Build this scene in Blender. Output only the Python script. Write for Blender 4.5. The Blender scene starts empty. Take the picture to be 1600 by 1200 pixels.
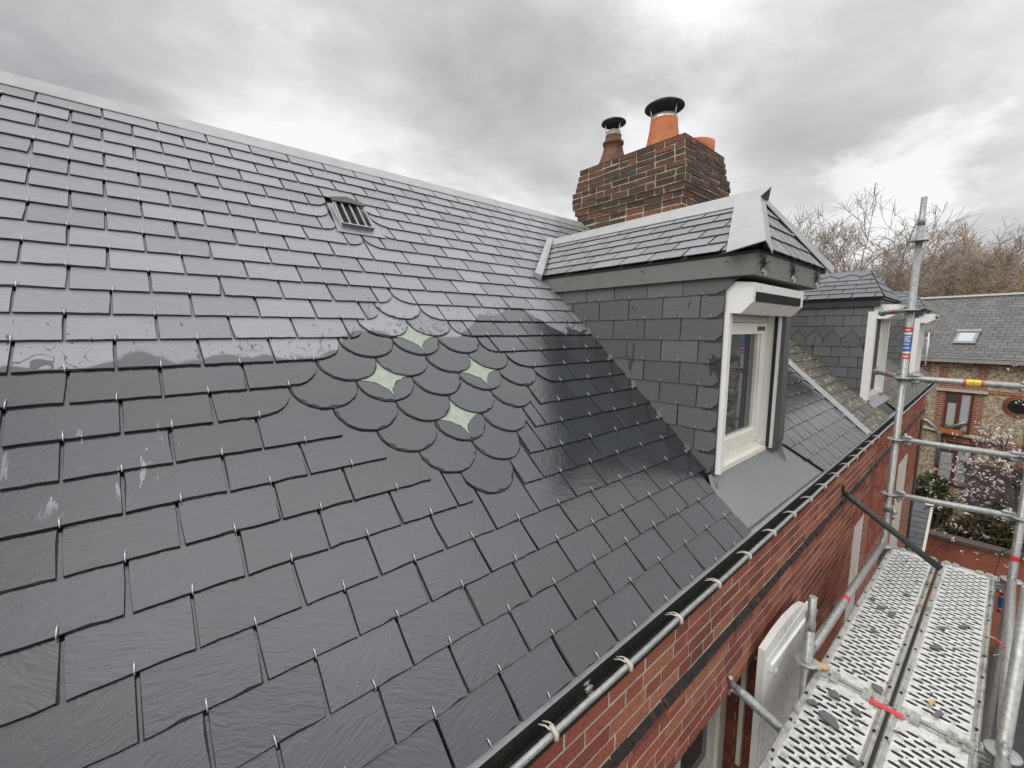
import bpy, bmesh, math, random
from mathutils import Vector, Matrix
random.seed(7)
S = bpy.context.scene
COL = S.collection
R = math.radians

# ------------------------------------------------------------------ camera
cam_d = bpy.data.cameras.new("camera"); cam = bpy.data.objects.new("camera", cam_d); COL.objects.link(cam)
cam_d.sensor_width = 36; cam_d.lens = 651.3/1600*36; cam_d.clip_start = .05; cam_d.clip_end = 2000
yaw, pitch, roll = R(48.95), R(-7.27), R(-.08)
fw = Vector((math.cos(yaw)*math.cos(pitch), math.sin(yaw)*math.cos(pitch), math.sin(pitch)))
rt = fw.cross(Vector((0,0,1))).normalized(); up = rt.cross(fw)
rt, up = rt*math.cos(roll)+up*math.sin(roll), up*math.cos(roll)-rt*math.sin(roll)
cam.matrix_world = Matrix((rt, up, -fw)).transposed().to_4x4()
S.camera = cam

# ------------------------------------------------------------------ sky, sun, exposure
SUN_AZ, SUN_EL = R(170), R(48)          # azimuth from +X
S.view_settings.view_transform = 'Standard'; S.view_settings.look = 'None'
S.view_settings.exposure = .5; S.view_settings.gamma = 1
w = bpy.data.worlds.new("World"); S.world = w; w.use_nodes = True
nt = w.node_tree; N = nt.nodes; L = nt.links
N.clear()
out = N.new('ShaderNodeOutputWorld'); bg = N.new('ShaderNodeBackground'); bg.inputs[1].default_value = .083
sky = N.new('ShaderNodeTexSky'); sky.sky_type = 'NISHITA'; sky.sun_disc = False
sky.sun_elevation = SUN_EL; sky.sun_rotation = R(90)-SUN_AZ
tc = N.new('ShaderNodeTexCoord'); sp = N.new('ShaderNodeSeparateXYZ'); L.new(tc.outputs['Generated'], sp.inputs[0])
def M(op, a, b=None, c=None, tree=None):
    t = tree or nt
    n = t.nodes.new('ShaderNodeMath'); n.operation = op
    for i, v in enumerate((a, b, c)):
        if v is None: continue
        if isinstance(v, (int, float)): n.inputs[i].default_value = v
        else: t.links.new(v, n.inputs[i])
    return n.outputs[0]
zc = M('ADD', M('MAXIMUM', sp.outputs[2], 0.0), .22)
cx = M('DIVIDE', sp.outputs[0], zc); cy = M('DIVIDE', sp.outputs[1], zc)
cb = N.new('ShaderNodeCombineXYZ'); L.new(cx, cb.inputs[0]); L.new(cy, cb.inputs[1])
def wnoise(scale, detail, rough, dist, off, sx=1, sy=1, rz=0):
    mp = N.new('ShaderNodeMapping'); mp.inputs['Location'].default_value = (off, off*.7, off*.3)
    mp.inputs['Scale'].default_value = (sx, sy, 1); mp.inputs['Rotation'].default_value = (0,0,rz)
    n = N.new('ShaderNodeTexNoise'); n.inputs['Scale'].default_value = scale; n.inputs['Detail'].default_value = detail
    n.inputs['Roughness'].default_value = rough; n.inputs['Distortion'].default_value = dist
    L.new(cb.outputs[0], mp.inputs[0]); L.new(mp.outputs[0], n.inputs[0]); return n.outputs[0]
n1 = wnoise(.8, 6, .5, .15, 3.1, 1, .8, R(30)); n2 = wnoise(2.3, 8, .58, .25, 8.4, .9, 1.1, R(20)); n3 = wnoise(.4, 3, .5, .2, 21.0)
mix = M('ADD', M('ADD', M('MULTIPLY', n1, .62), M('MULTIPLY', n2, .34)), M('MULTIPLY', n3, .24))
# thick and thin places in the cloud deck
for dx, dy, dz, wd_, am in ((.358, .853, .379, 13, .012), (.094, .882, .462, 13, .012), (.956, .217, .198, 9, .06), (.811, .371, .452, 12, .03), (.956, .132, .263, 8, .05), (.701, .461, .543, 14, .0),
                            (-.087, .903, .420, 22, -.045), (.551, .709, .440, 14, -.02), (.925, .122, .361, 16, -.065), (.910, .278, .309, 10, -.065), (.250, .810, .531, 12, -.03), (.95, .25, .1, 14, -.05)):
    dn_ = N.new('ShaderNodeVectorMath'); dn_.operation = 'DOT_PRODUCT'; L.new(tc.outputs['Generated'], dn_.inputs[0]); dn_.inputs[1].default_value = (dx, dy, dz)
    mr_ = N.new('ShaderNodeMapRange'); mr_.interpolation_type = 'SMOOTHSTEP'; L.new(M('ADD', dn_.outputs['Value'], M('MULTIPLY_ADD', n2, .06, -.03)), mr_.inputs[0])
    for i_, v_ in enumerate((math.cos(R(wd_)), 1.0, 0.0, am)): mr_.inputs[i_+1].default_value = v_
    mix = M('ADD', mix, mr_.outputs[0])
cr = N.new('ShaderNodeValToRGB'); L.new(mix, cr.inputs[0]); el = cr.color_ramp.elements
el[0].position = .44; el[0].color = (3.2/9, 3.25/9, 3.35/9, 1)
el[1].position = .70; el[1].color = (8.2/9, 8.3/9, 8.4/9, 1)
e = el.new(.52); e.color = (4.3/9, 4.32/9, 4.4/9, 1)
e = el.new(.585); e.color = (5.3/9, 5.3/9, 5.3/9, 1)
e = el.new(.64); e.color = (6.6/9, 6.62/9, 6.6/9, 1)
cs = N.new('ShaderNodeVectorMath'); cs.operation = 'SCALE'; 
gain = N.new('ShaderNodeMapRange'); gain.interpolation_type = 'SMOOTHSTEP'      # added bright sky lobe overhead, out of view, to gloss the wet slates
for i_, v_ in enumerate((.72, .97, 9.0, 27.0)): gain.inputs[i_+1].default_value = v_
gd = N.new('ShaderNodeVectorMath'); gd.operation = 'DOT_PRODUCT'; L.new(tc.outputs['Generated'], gd.inputs[0])
gd.inputs[1].default_value = (math.cos(R(5))*math.cos(R(70)), math.sin(R(5))*math.cos(R(70)), math.sin(R(70)))
L.new(gd.outputs['Value'], gain.inputs[0])
g2 = N.new('ShaderNodeVectorMath'); g2.operation = 'DOT_PRODUCT'; L.new(tc.outputs['Generated'], g2.inputs[0]); g2.inputs[1].default_value = (-.15, -.85, .5)
g2r = N.new('ShaderNodeMapRange'); g2r.interpolation_type = 'SMOOTHSTEP'; L.new(g2.outputs['Value'], g2r.inputs[0])      # added unseen bright sky on the street side, fill light for the fronts
for i_, v_ in enumerate((.35, 1.0, 1.0, 2.3)): g2r.inputs[i_+1].default_value = v_
L.new(M("MULTIPLY", gain.outputs[0], g2r.outputs[0]), cs.inputs['Scale']); L.new(cr.outputs[0], cs.inputs[0])
# the clouds thin towards the horizon into an even pale haze
hz = N.new('ShaderNodeMapRange'); hz.inputs[1].default_value = 0; hz.inputs[2].default_value = .10; hz.inputs[3].default_value = .2; hz.inputs[4].default_value = 0
L.new(sp.outputs[2], hz.inputs[0])
mh = N.new('ShaderNodeMix'); mh.data_type = 'RGBA'; L.new(hz.outputs[0], mh.inputs[0]); L.new(cs.outputs[0], mh.inputs[6]); mh.inputs[7].default_value = (5.0, 5.1, 5.2, 1)
mx = N.new('ShaderNodeMix'); mx.data_type = 'RGBA'; mx.inputs[0].default_value = .97
L.new(sky.outputs[0], mx.inputs[6]); L.new(mh.outputs[2], mx.inputs[7])
L.new(mx.outputs[2], bg.inputs[0]); L.new(bg.outputs[0], out.inputs[0])
sun_d = bpy.data.lights.new("sun", 'SUN'); sun_d.energy = 1.1; sun_d.angle = R(45); sun_d.color = (1, .97, .92)
sun = bpy.data.objects.new("sun", sun_d); COL.objects.link(sun)
sv = Vector((math.cos(SUN_AZ)*math.cos(SUN_EL), math.sin(SUN_AZ)*math.cos(SUN_EL), math.sin(SUN_EL)))
sun.rotation_euler = sv.to_track_quat('Z', 'Y').to_euler(); sun.location = sv*60

# ------------------------------------------------------------------ materials
class Mat:
    def __init__(s, name):
        s.m = bpy.data.materials.new(name); s.m.use_nodes = True
        s.t = s.m.node_tree; s.n = s.t.nodes; s.l = s.t.links
        s.b = s.n['Principled BSDF']; s.co = s.n.new('ShaderNodeTexCoord'); s.geo = s.n.new('ShaderNodeNewGeometry')
    def attr(s, name='rnd'):
        a = s.n.new('ShaderNodeAttribute'); a.attribute_name = name; return a.outputs['Fac']
    def M(s, op, a, b=None, c=None): return M(op, a, b, c, s.t)
    def vec(s, src, scale=(1,1,1), rot=(0,0,0), loc=(0,0,0)):
        mp = s.n.new('ShaderNodeMapping'); mp.inputs['Scale'].default_value = scale; mp.inputs['Rotation'].default_value = rot; mp.inputs['Location'].default_value = loc
        s.l.new(src, mp.inputs[0]); return mp.outputs[0]
    def noise(s, v, scale, detail=4, rough=.55, dist=0):
        n = s.n.new('ShaderNodeTexNoise'); n.inputs['Scale'].default_value = scale; n.inputs['Detail'].default_value = detail
        n.inputs['Roughness'].default_value = rough; n.inputs['Distortion'].default_value = dist; s.l.new(v, n.inputs[0]); return n.outputs[0]
    def ramp(s, f, *st):
        r = s.n.new('ShaderNodeValToRGB'); e = r.color_ramp.elements
        for i, (p, c) in enumerate(st):
            x = e[i] if i < 2 else e.new(p)
            x.position = p; x.color = (*c, 1) if len(c) == 3 else c
        s.l.new(f, r.inputs[0]); return r.outputs[0]
    def step(s, f, a, b, lo=0, hi=1):
        r = s.n.new('ShaderNodeMapRange'); r.interpolation_type = 'SMOOTHSTEP'
        for i, v in enumerate((a, b, lo, hi)): r.inputs[i+1].default_value = v
        s.l.new(f, r.inputs[0]); return r.outputs[0]
    def mixc(s, f, a, b):
        x = s.n.new('ShaderNodeMix'); x.data_type = 'RGBA'
        for i, v in ((0, f), (6, a), (7, b)):
            if isinstance(v, (int, float)): x.inputs[i].default_value = v
            elif isinstance(v, tuple): x.inputs[i].default_value = (*v, 1)
            else: s.l.new(v, x.inputs[i])
        return x.outputs[2]
    def set(s, key, v):
        if isinstance(v, (int, float)): s.b.inputs[key].default_value = v
        elif isinstance(v, tuple): s.b.inputs[key].default_value = (*v, 1)
        else: s.l.new(v, s.b.inputs[key])
        return s
    def bump(s, h, strength=.3, dist=.004):
        b = s.n.new('ShaderNodeBump'); b.inputs['Distance'].default_value = dist
        if isinstance(strength, (int, float)): b.inputs['Strength'].default_value = strength
        else: s.l.new(strength, b.inputs['Strength'])
        s.l.new(h, b.inputs['Height']); s.l.new(b.outputs[0], s.b.inputs['Normal']); return s
    @property
    def obj(s): return s.co.outputs['Object']
    @property
    def pos(s): return s.geo.outputs['Position']

def simple(name, col, rough=.5, metal=0, var=.25, scale=12, bump=.1, dirt=None, bd=.003, dsc=None):
    m = Mat(name); n = m.noise(m.pos, scale, 5, .6)
    c = m.ramp(n, (.3, tuple(x*(1-var) for x in col)), (.7, tuple(min(1, x*(1+var*.6)) for x in col)))
    if dirt:
        d = m.step(m.noise(m.pos, (dsc or scale*.35), 6, .65), .50, .70); c = m.mixc(m.M('MULTIPLY', d, dirt[1]), c, dirt[0])
    m.set('Base Color', c); m.set('Roughness', m.step(m.noise(m.pos, scale*2, 4), .3, .7, max(.05, rough-.1), rough+.1)); m.set('Metallic', metal)
    if bump: m.bump(m.noise(m.pos, scale*6, 4), bump, bd)
    return m.m

def slate_mat(name, dry, wetc, mode):
    m = Mat(name); rnd = m.attr()
    # every slate gets its own patch of riven texture, turned by its own angle
    cmb = m.n.new('ShaderNodeCombineXYZ')
    for i in range(3): m.l.new(m.M('MULTIPLY', rnd, (37., 71., 13.)[i]), cmb.inputs[i])
    va = m.n.new('ShaderNodeVectorMath'); va.operation = 'ADD'; m.l.new(m.obj, va.inputs[0]); m.l.new(cmb.outputs[0], va.inputs[1])
    vr = m.n.new('ShaderNodeVectorRotate'); vr.rotation_type = 'Z_AXIS'; m.l.new(va.outputs[0], vr.inputs['Vector'])
    m.l.new(m.M('MULTIPLY_ADD', m.M('FRACT', m.M('MULTIPLY', rnd, 17.3)), 1.6, -.8), vr.inputs['Angle'])
    v = vr.outputs[0]
    riv = m.noise(m.vec(v, (6, 30, 6)), 1.6, 7, .62, .9)
    riv2 = m.noise(m.vec(v, (1, 3, 1)), 16, 4, .5, 1.5)
    fine = m.noise(m.vec(v, (1, 1, 1)), 160, 3, .6)
    h = m.M('ADD', m.M('MULTIPLY', riv, 1.0), m.M('ADD', m.M('MULTIPLY', riv2, .8), m.M('MULTIPLY', fine, .14)))
    cl = m.M('ADD', m.M('MULTIPLY', rnd, .55), m.M('MULTIPLY', riv2, .45))
    d1 = m.ramp(cl, (.2, tuple(x*.82 for x in dry)), (.8, tuple(x*1.16 for x in dry)))
    w1 = m.ramp(cl, (.2, tuple(x*.78 for x in wetc)), (.8, tuple(x*1.2 for x in wetc)))
    sx = m.n.new('ShaderNodeSeparateXYZ'); m.l.new(m.obj, sx.inputs[0]); s_, t_ = sx.outputs[0], sx.outputs[1]
    if mode == 'roof':
        # run of rain water: everything below a ragged tide line is wet
        b = m.M('ADD', 1.33, m.M('ADD', m.step(s_, .5, .85, 0, .15), m.step(s_, 1.3, 1.85, 0, .22)))
        b = m.M('SUBTRACT', b, m.step(s_, 1.9, 2.2, 0, .2))
        q = m.M('SUBTRACT', t_, b)
        ed = m.noise(m.vec(m.obj, (4.2, 3.8, 1)), 1.0, 3, .45, .6)
        worm = m.M('ABSOLUTE', m.M('SUBTRACT', m.noise(m.vec(m.obj, (16, 12, 1)), 1.0, 3, .5, 1.2), .5))
        wch = m.step(m.noise(m.vec(m.obj, (3.1, 3.1, 1), (0, 0, 0), (4, 2, 0)), 1.0, 2), .47, .56)
        q2 = m.M('ADD', q, m.M('MULTIPLY_ADD', ed, .26, -.13))
        wet = m.step(q2, -.008, .008, 1, 0)
        drops = m.step(m.M('SUBTRACT', m.noise(m.vec(m.obj, (46, 20, 1), (0, 0, .5)), 1, 2, .5, .4), m.step(q, .0, .75, 0, .16)), .655, .672)
        wet = m.M('MAXIMUM', wet, drops)
        wq = m.step(q2, .0, .15, .045, -.01)
        wet = m.M('MAXIMUM', wet, m.M('MULTIPLY', wch, m.step(m.M('SUBTRACT', worm, wq), -.006, .006, 1, 0)))
        # dry islands left between the runs
        isl = m.noise(m.vec(m.obj, (15, 3.4, 1)), 1.3, 4, .6, .6)
        near = m.M('MULTIPLY', m.step(s_, -.35, -.25, 0, 1), m.step(s_, .02, .1, 1, 0))
        band = m.M('MULTIPLY', m.step(t_, .78, .86, 0, 1), m.step(t_, 1.02, 1.12, 1, 0))
        dr = m.M('MULTIPLY', m.step(isl, .60, .615), m.M('MULTIPLY', near, band))
        wet = m.M('MULTIPLY', wet, m.M('SUBTRACT', 1, dr))
        ro_dry = m.M('MULTIPLY_ADD', riv, .16, .25)
        ro_wet = m.M('MULTIPLY_ADD', riv2, .14, .03)
        m.set('Base Color', m.mixc(wet, d1, w1))
        mr = m.n.new('ShaderNodeMix'); m.l.new(wet, mr.inputs[0]); m.l.new(ro_dry, mr.inputs[2]); m.l.new(ro_wet, mr.inputs[3])
        m.set('Roughness', mr.outputs[0])
        m.set('Specular IOR Level', m.M('MULTIPLY_ADD', wet, .5, .5)); bs = m.M('MULTIPLY_ADD', wet, -.36, .62); m.bump(h, bs, .0042)
    elif mode == 'cheek':
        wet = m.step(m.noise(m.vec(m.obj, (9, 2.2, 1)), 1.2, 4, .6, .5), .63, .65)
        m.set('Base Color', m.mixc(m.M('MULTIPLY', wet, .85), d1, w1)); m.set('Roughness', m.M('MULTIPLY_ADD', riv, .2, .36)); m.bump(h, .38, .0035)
    elif mode == 'moss':
        ms = m.noise(m.vec(m.obj, (4.5, 10, 1)), 1.7, 6, .7, .4)
        mk = m.step(ms, .53, .60)
        big = m.step(s_, 6.8, 8.2, 1, .3)
        y = m.ramp(m.noise(m.obj, 70, 3), (.30, (.13, .115, .06)), (.5, (.33, .30, .17)), (.7, (.56, .53, .37)))
        c = m.mixc(m.step(ms, .38, .56, 0, .7), d1, (.075, .062, .042))
        c = m.mixc(m.M('MULTIPLY', mk, big), c, y)
        m.set('Base Color', c); m.set('Roughness', .62); m.bump(m.M('ADD', h, m.M('MULTIPLY', mk, 3)), .5, .006)
    else:
        m.set('Base Color', d1); m.set('Roughness', m.M('MULTIPLY_ADD', riv, .2, .42)); m.bump(h, .5, .0035)
    return m.m

def brick_mat(name, stops, dirt=.4, moss=False, rough=.78):
    m = Mat(name); rnd = m.attr()
    n = m.noise(m.pos, 40, 5, .65)
    c = m.ramp(m.M('ADD', m.M('MULTIPLY', rnd, .82), m.M('MULTIPLY', n, .18)), *stops)
    g = m.step(m.noise(m.pos, 95, 4, .7), .40, .66, 0, dirt)
    c = m.mixc(g, c, (.035, .026, .022))
    st = m.step(m.noise(m.vec(m.pos, (1.2, 1.2, .5)), 1.7, 5, .6), .50, .74, 0, .34)
    c = m.mixc(st, c, (.05, .03, .024))
    if moss:
        k = m.step(m.noise(m.pos, 15, 5, .7), .57, .66, 0, .75); c = m.mixc(k, c, (.10, .095, .035))
    m.set('Base Color', c); m.set('Roughness', rough); m.bump(m.noise(m.pos, 70, 5, .7), .7, .006)
    return m.m

def tex_brick(name, c1, c2, mort, sc, mw=.02, rows=(.5, .25), axis='xz', dirt=None, rough=.8):
    m = Mat(name); sx = m.n.new('ShaderNodeSeparateXYZ'); m.l.new(m.obj, sx.inputs[0]); cb = m.n.new('ShaderNodeCombineXYZ')
    m.l.new(sx.outputs['XYZ'.index(axis[0].upper())], cb.inputs[0]); m.l.new(sx.outputs['XYZ'.index(axis[1].upper())], cb.inputs[1])
    t = m.n.new('ShaderNodeTexBrick'); m.l.new(cb.outputs[0], t.inputs[0]); t.inputs['Scale'].default_value = sc
    t.inputs['Mortar Size'].default_value = mw; t.inputs['Brick Width'].default_value = rows[0]; t.inputs['Row Height'].default_value = rows[1]
    t.inputs['Color1'].default_value = (*c1, 1); t.inputs['Color2'].default_value = (*c2, 1); t.inputs['Mortar'].default_value = (*mort, 1)
    c = t.outputs[0]
    if dirt: c = m.mixc(m.step(m.noise(m.pos, 3, 6, .7), .45, .7, 0, dirt[1]), c, dirt[0])
    c = m.mixc(m.step(m.noise(m.pos, 30, 4), .35, .7, 0, .35), c, tuple(x*.5 for x in c1))
    m.set('Base Color', c); m.set('Roughness', rough); m.bump(m.M('SUBTRACT', 1, t.outputs[1]), .6, .008)
    return m.m

MT = {}
MT['roof'] = slate_mat('roof_slate', (.238, .245, .260), (.030, .034, .039), 'roof')
MT['roof2'] = slate_mat('dormer_roof_slate', (.225, .228, .24), (.05, .05, .055), 'plain')
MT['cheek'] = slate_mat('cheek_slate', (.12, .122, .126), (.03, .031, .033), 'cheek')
MT['old'] = slate_mat('old_slate', (.12, .115, .105), (.05, .05, .05), 'moss')
MT['old2'] = slate_mat('old_dormer_slate', (.13, .134, .145), (.05, .05, .05), 'plain')
MT['slate_edge'] = simple('shaded_broken_slate_edge', (.035, .036, .038), .6, 0, .35, 90, .5)  # broken edges, with the shade of the joints put into the dark colour
MT['pale'] = simple('pale_green_slate', (.36, .395, .325), .4, 0, .2, 55, .8, ((.25, .28, .24), .6))
MT['zinc'] = simple('zinc', (.30, .305, .31), .38, .35, .14, 9, .05, ((.20, .20, .2), .4))
MT['zinc_light'] = simple('light_zinc', (.37, .375, .375), .42, .2, .12, 8, .05, ((.27, .27, .265), .5))
MT['zinc_fascia'] = simple('grey_fascia_zinc', (.195, .195, .18), .5, .1, .12, 8, .05)
MT['zinc_dark'] = simple('dark_zinc', (.05, .05, .05), .5, .1, .15, 8, .05)
MT['apron'] = simple('painted_zinc_apron', (.205, .212, .212), .42, .1, .07, 5, .06, ((.29, .30, .30), .35))
MT['hook'] = simple('stainless_hook', (.55, .55, .54), .35, .7, .05, 20, 0)
MT['black'] = simple('black_plastic', (.012, .012, .013), .45, 0, .2, 20, .05)
MT['dark'] = simple('dark_void', (.008, .008, .008), .9, 0, .2, 10, 0)
MT['white'] = simple('white_upvc', (.86, .855, .82), .35, 0, .03, 9, .02)
MT['cream'] = simple('cream_paint', (.84, .82, .74), .45, 0, .04, 14, .05, ((.60, .55, .43), .35))
MT['galv'] = simple('galvanised_steel', (.40, .41, .40), .42, .55, .28, 45, .08, ((.22, .21, .19), .5))
MT['galv_light'] = simple('bright_galvanised_deck', (.68, .685, .665), .38, .2, .26, 60, .12, ((.09, .085, .075), .7), dsc=30)
MT['slot'] = simple('grimy_shaded_slot_edge', (.10, .095, .085), .7, .1, .3, 60, .1)  # grime plus the shade inside the slots, both put into the colour
MT['galv_edge'] = simple('worn_deck_edge', (.42, .42, .38), .5, .3, .3, 25, .12, ((.10, .095, .08), .8))
MT['red'] = simple('red_tape', (.62, .05, .05), .45, 0, .15, 60, 0)
MT['blue'] = simple('blue_sticker', (.05, .17, .52), .4, 0, .1, 60, 0)
MT['yellow'] = simple('yellow_sticker', (.78, .62, .04), .45, 0, .1, 40, 0)
MT['paper'] = simple('white_print', (.8, .8, .78), .5, 0, .04, 60, 0)
MT['wood'] = simple('raw_wood', (.60, .42, .2), .7, 0, .3, 60, .2)
MT['terracotta'] = simple('terracotta', (.50, .155, .05), .62, 0, .25, 14, .2, ((.22, .05, .02), .5))
MT['rustpot'] = simple('sooty_pot', (.17, .07, .042), .7, 0, .5, 12, .3, ((.03, .025, .024), .97), dsc=6)
MT['cement'] = simple('cement_flaunching', (.36, .33, .28), .9, 0, .25, 20, .6, ((.16, .15, .12), .6))
MT['cowl'] = simple('black_cowl', (.018, .018, .018), .38, .4, .3, 14, .05)
MT['mortar'] = simple('mortar', (.52, .47, .39), .95, 0, .25, 50, .4, ((.20, .15, .12), .6), dsc=7)
MT['mortar_dark'] = simple('old_mortar', (.52, .45, .34), .95, 0, .35, 40, .5, ((.05, .04, .03), .75), dsc=6)
MT['brick'] = brick_mat('red_brick', ((0, (.13, .042, .032)), (.18, (.24, .062, .04)), (.45, (.34, .09, .052)), (.70, (.39, .115, .063)), (.88, (.43, .155, .085)), (.98, (.47, .27, .13))), .5)
MT['brick_old'] = brick_mat('weathered_chimney_brick', ((0, (.035, .027, .022)), (.30, (.085, .05, .035)), (.6, (.18, .075, .045)), (.85, (.29, .10, .052)), (1, (.35, .14, .075))), .6, True)
MT['ledge'] = simple('sooty_shadowed_ledge', (.018, .016, .014), .8, 0, .5, 40, .9, ((.13, .05, .03), .7), dsc=26)  # soot on the top; also colours the shadow line painted underneath
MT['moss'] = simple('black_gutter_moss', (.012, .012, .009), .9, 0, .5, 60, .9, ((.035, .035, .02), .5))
MT['whitebrick'] = tex_brick('white_painted_brick', (.72, .70, .64), (.78, .76, .70), (.60, .58, .5), 1, .006, (.22, .068), 'xz', ((.45, .42, .36), .3), .6)
MT['soil'] = simple('yard_ground', (.10, .09, .075), .9, 0, .35, 3, .3)
MT['asphalt'] = simple('asphalt', (.06, .06, .062), .7, 0, .25, 8, .3)

def glass():
    m = Mat('window_glass'); m.set('Base Color', (.55, .6, .6)); m.set('Roughness', .02); m.set('Transmission Weight', .35); m.set('Base Color', (.10, .115, .115)); m.set('Specular IOR Level', .9)
    m.bump(m.noise(m.pos, 2.5, 2), .03, .02); return m.m
MT['glass'] = glass()
def sky_glass():
    m = Mat('skylight_glass'); m.set('Base Color', (.5, .53, .56)); m.set('Roughness', .15); m.set('Metallic', .35); return m.m
MT['skyglass'] = sky_glass()
def curtain():
    m = Mat('net_curtain'); wv = m.n.new('ShaderNodeTexWave'); wv.inputs['Scale'].default_value = 9; wv.inputs['Distortion'].default_value = 2; wv.bands_direction = 'Y'
    m.l.new(m.obj, wv.inputs[0]); m.set('Base Color', m.ramp(wv.outputs[0], (.1, (.30, .33, .34)), (.9, (.50, .53, .53)))); m.set('Roughness', .5); return m.m
MT['curtain'] = curtain()
def flint():
    m = Mat('flint_and_brick_wall')
    v = m.n.new('ShaderNodeTexVoronoi'); v.inputs['Scale'].default_value = 19; m.l.new(m.obj, v.inputs[0])
    ve = m.n.new('ShaderNodeTexVoronoi'); ve.feature = 'DISTANCE_TO_EDGE'; ve.inputs['Scale'].default_value = 19; m.l.new(m.obj, ve.inputs[0])
    sx = m.n.new('ShaderNodeSeparateColor'); m.l.new(v.outputs['Color'], sx.inputs[0])
    c = m.ramp(sx.outputs[0], (0, (.15, .12, .09)), (.26, (.26, .20, .14)), (.6, (.40, .325, .22)), (1, (.58, .50, .36)))
    c = m.mixc(m.step(ve.outputs['Distance'], .02, .12, 1, 0), c, (.46, .38, .26))
    c = m.mixc(m.step(m.noise(m.obj, 1.3, 5, .6), .5, .7, 0, .5), c, (.22, .14, .09))
    m.set('Base Color', c); m.set('Roughness', .9); m.bump(ve.outputs['Distance'], .6, .02); return m.m
MT['flint'] = flint()
MT['quoin'] = tex_brick('quoin_brick', (.31, .11, .065), (.21, .075, .045), (.48, .34, .26), 1, .012, (.22, .075), 'yz')
MT['farslate'] = tex_brick('far_roof_slate', (.11, .108, .108), (.18, .175, .175), (.04, .028, .028), 1, .010, (.26, .13), 'xy', ((.19, .19, .19), .45), .5)
MT['render_red'] = simple('red_rendered_wall', (.42, .15, .09), .9, 0, .18, 3, .3, ((.06, .045, .035), .75))
MT['coping'] = simple('stone_coping', (.13, .11, .09), .9, 0, .3, 8, .4)
MT['brownred'] = simple('brown_red_joinery', (.13, .035, .02), .5, 0, .2, 10, .05)
MT['stone'] = simple('pale_lintel', (.52, .49, .42), .8, 0, .15, 8, .2)
MT['concrete'] = simple('grey_fibre_roof', (.105, .105, .105), .9, 0, .22, 4, .3, ((.06, .06, .05), .5))
MT['bark'] = simple('bark', (.11, .088, .065), .9, 0, .3, 8, .5)
MT['twig'] = simple('twigs', (.36, .30, .255), .9, 0, .4, 2, 0)
MT['twig_brown'] = simple('bronze_twigs', (.36, .265, .16), .9, 0, .45, .8, 0)
MT['pinkbark'] = simple('blossom_branch', (.07, .045, .035), .9, 0, .3, 8, .3)
def leafmat(name, a, b, c):
    m = Mat(name); r = m.attr(); m.set('Base Color', m.ramp(r, (0, a), (.5, b), (1, c))); m.set('Roughness', .6); return m.m
MT['hedge'] = leafmat('evergreen_leaf', (.03, .05, .018), (.06, .09, .028), (.12, .125, .045))
MT['hedge_brown'] = leafmat('dry_leaf', (.08, .056, .028), (.14, .10, .045), (.22, .165, .08))
MT['petal'] = leafmat('blossom', (.72, .55, .54), (.86, .76, .74), (.9, .87, .85))
MT['farbrick'] = tex_brick('far_red_brick', (.20, .07, .045), (.15, .055, .04), (.26, .2, .16), 1, .02, (.5, .25), 'yz')

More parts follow.
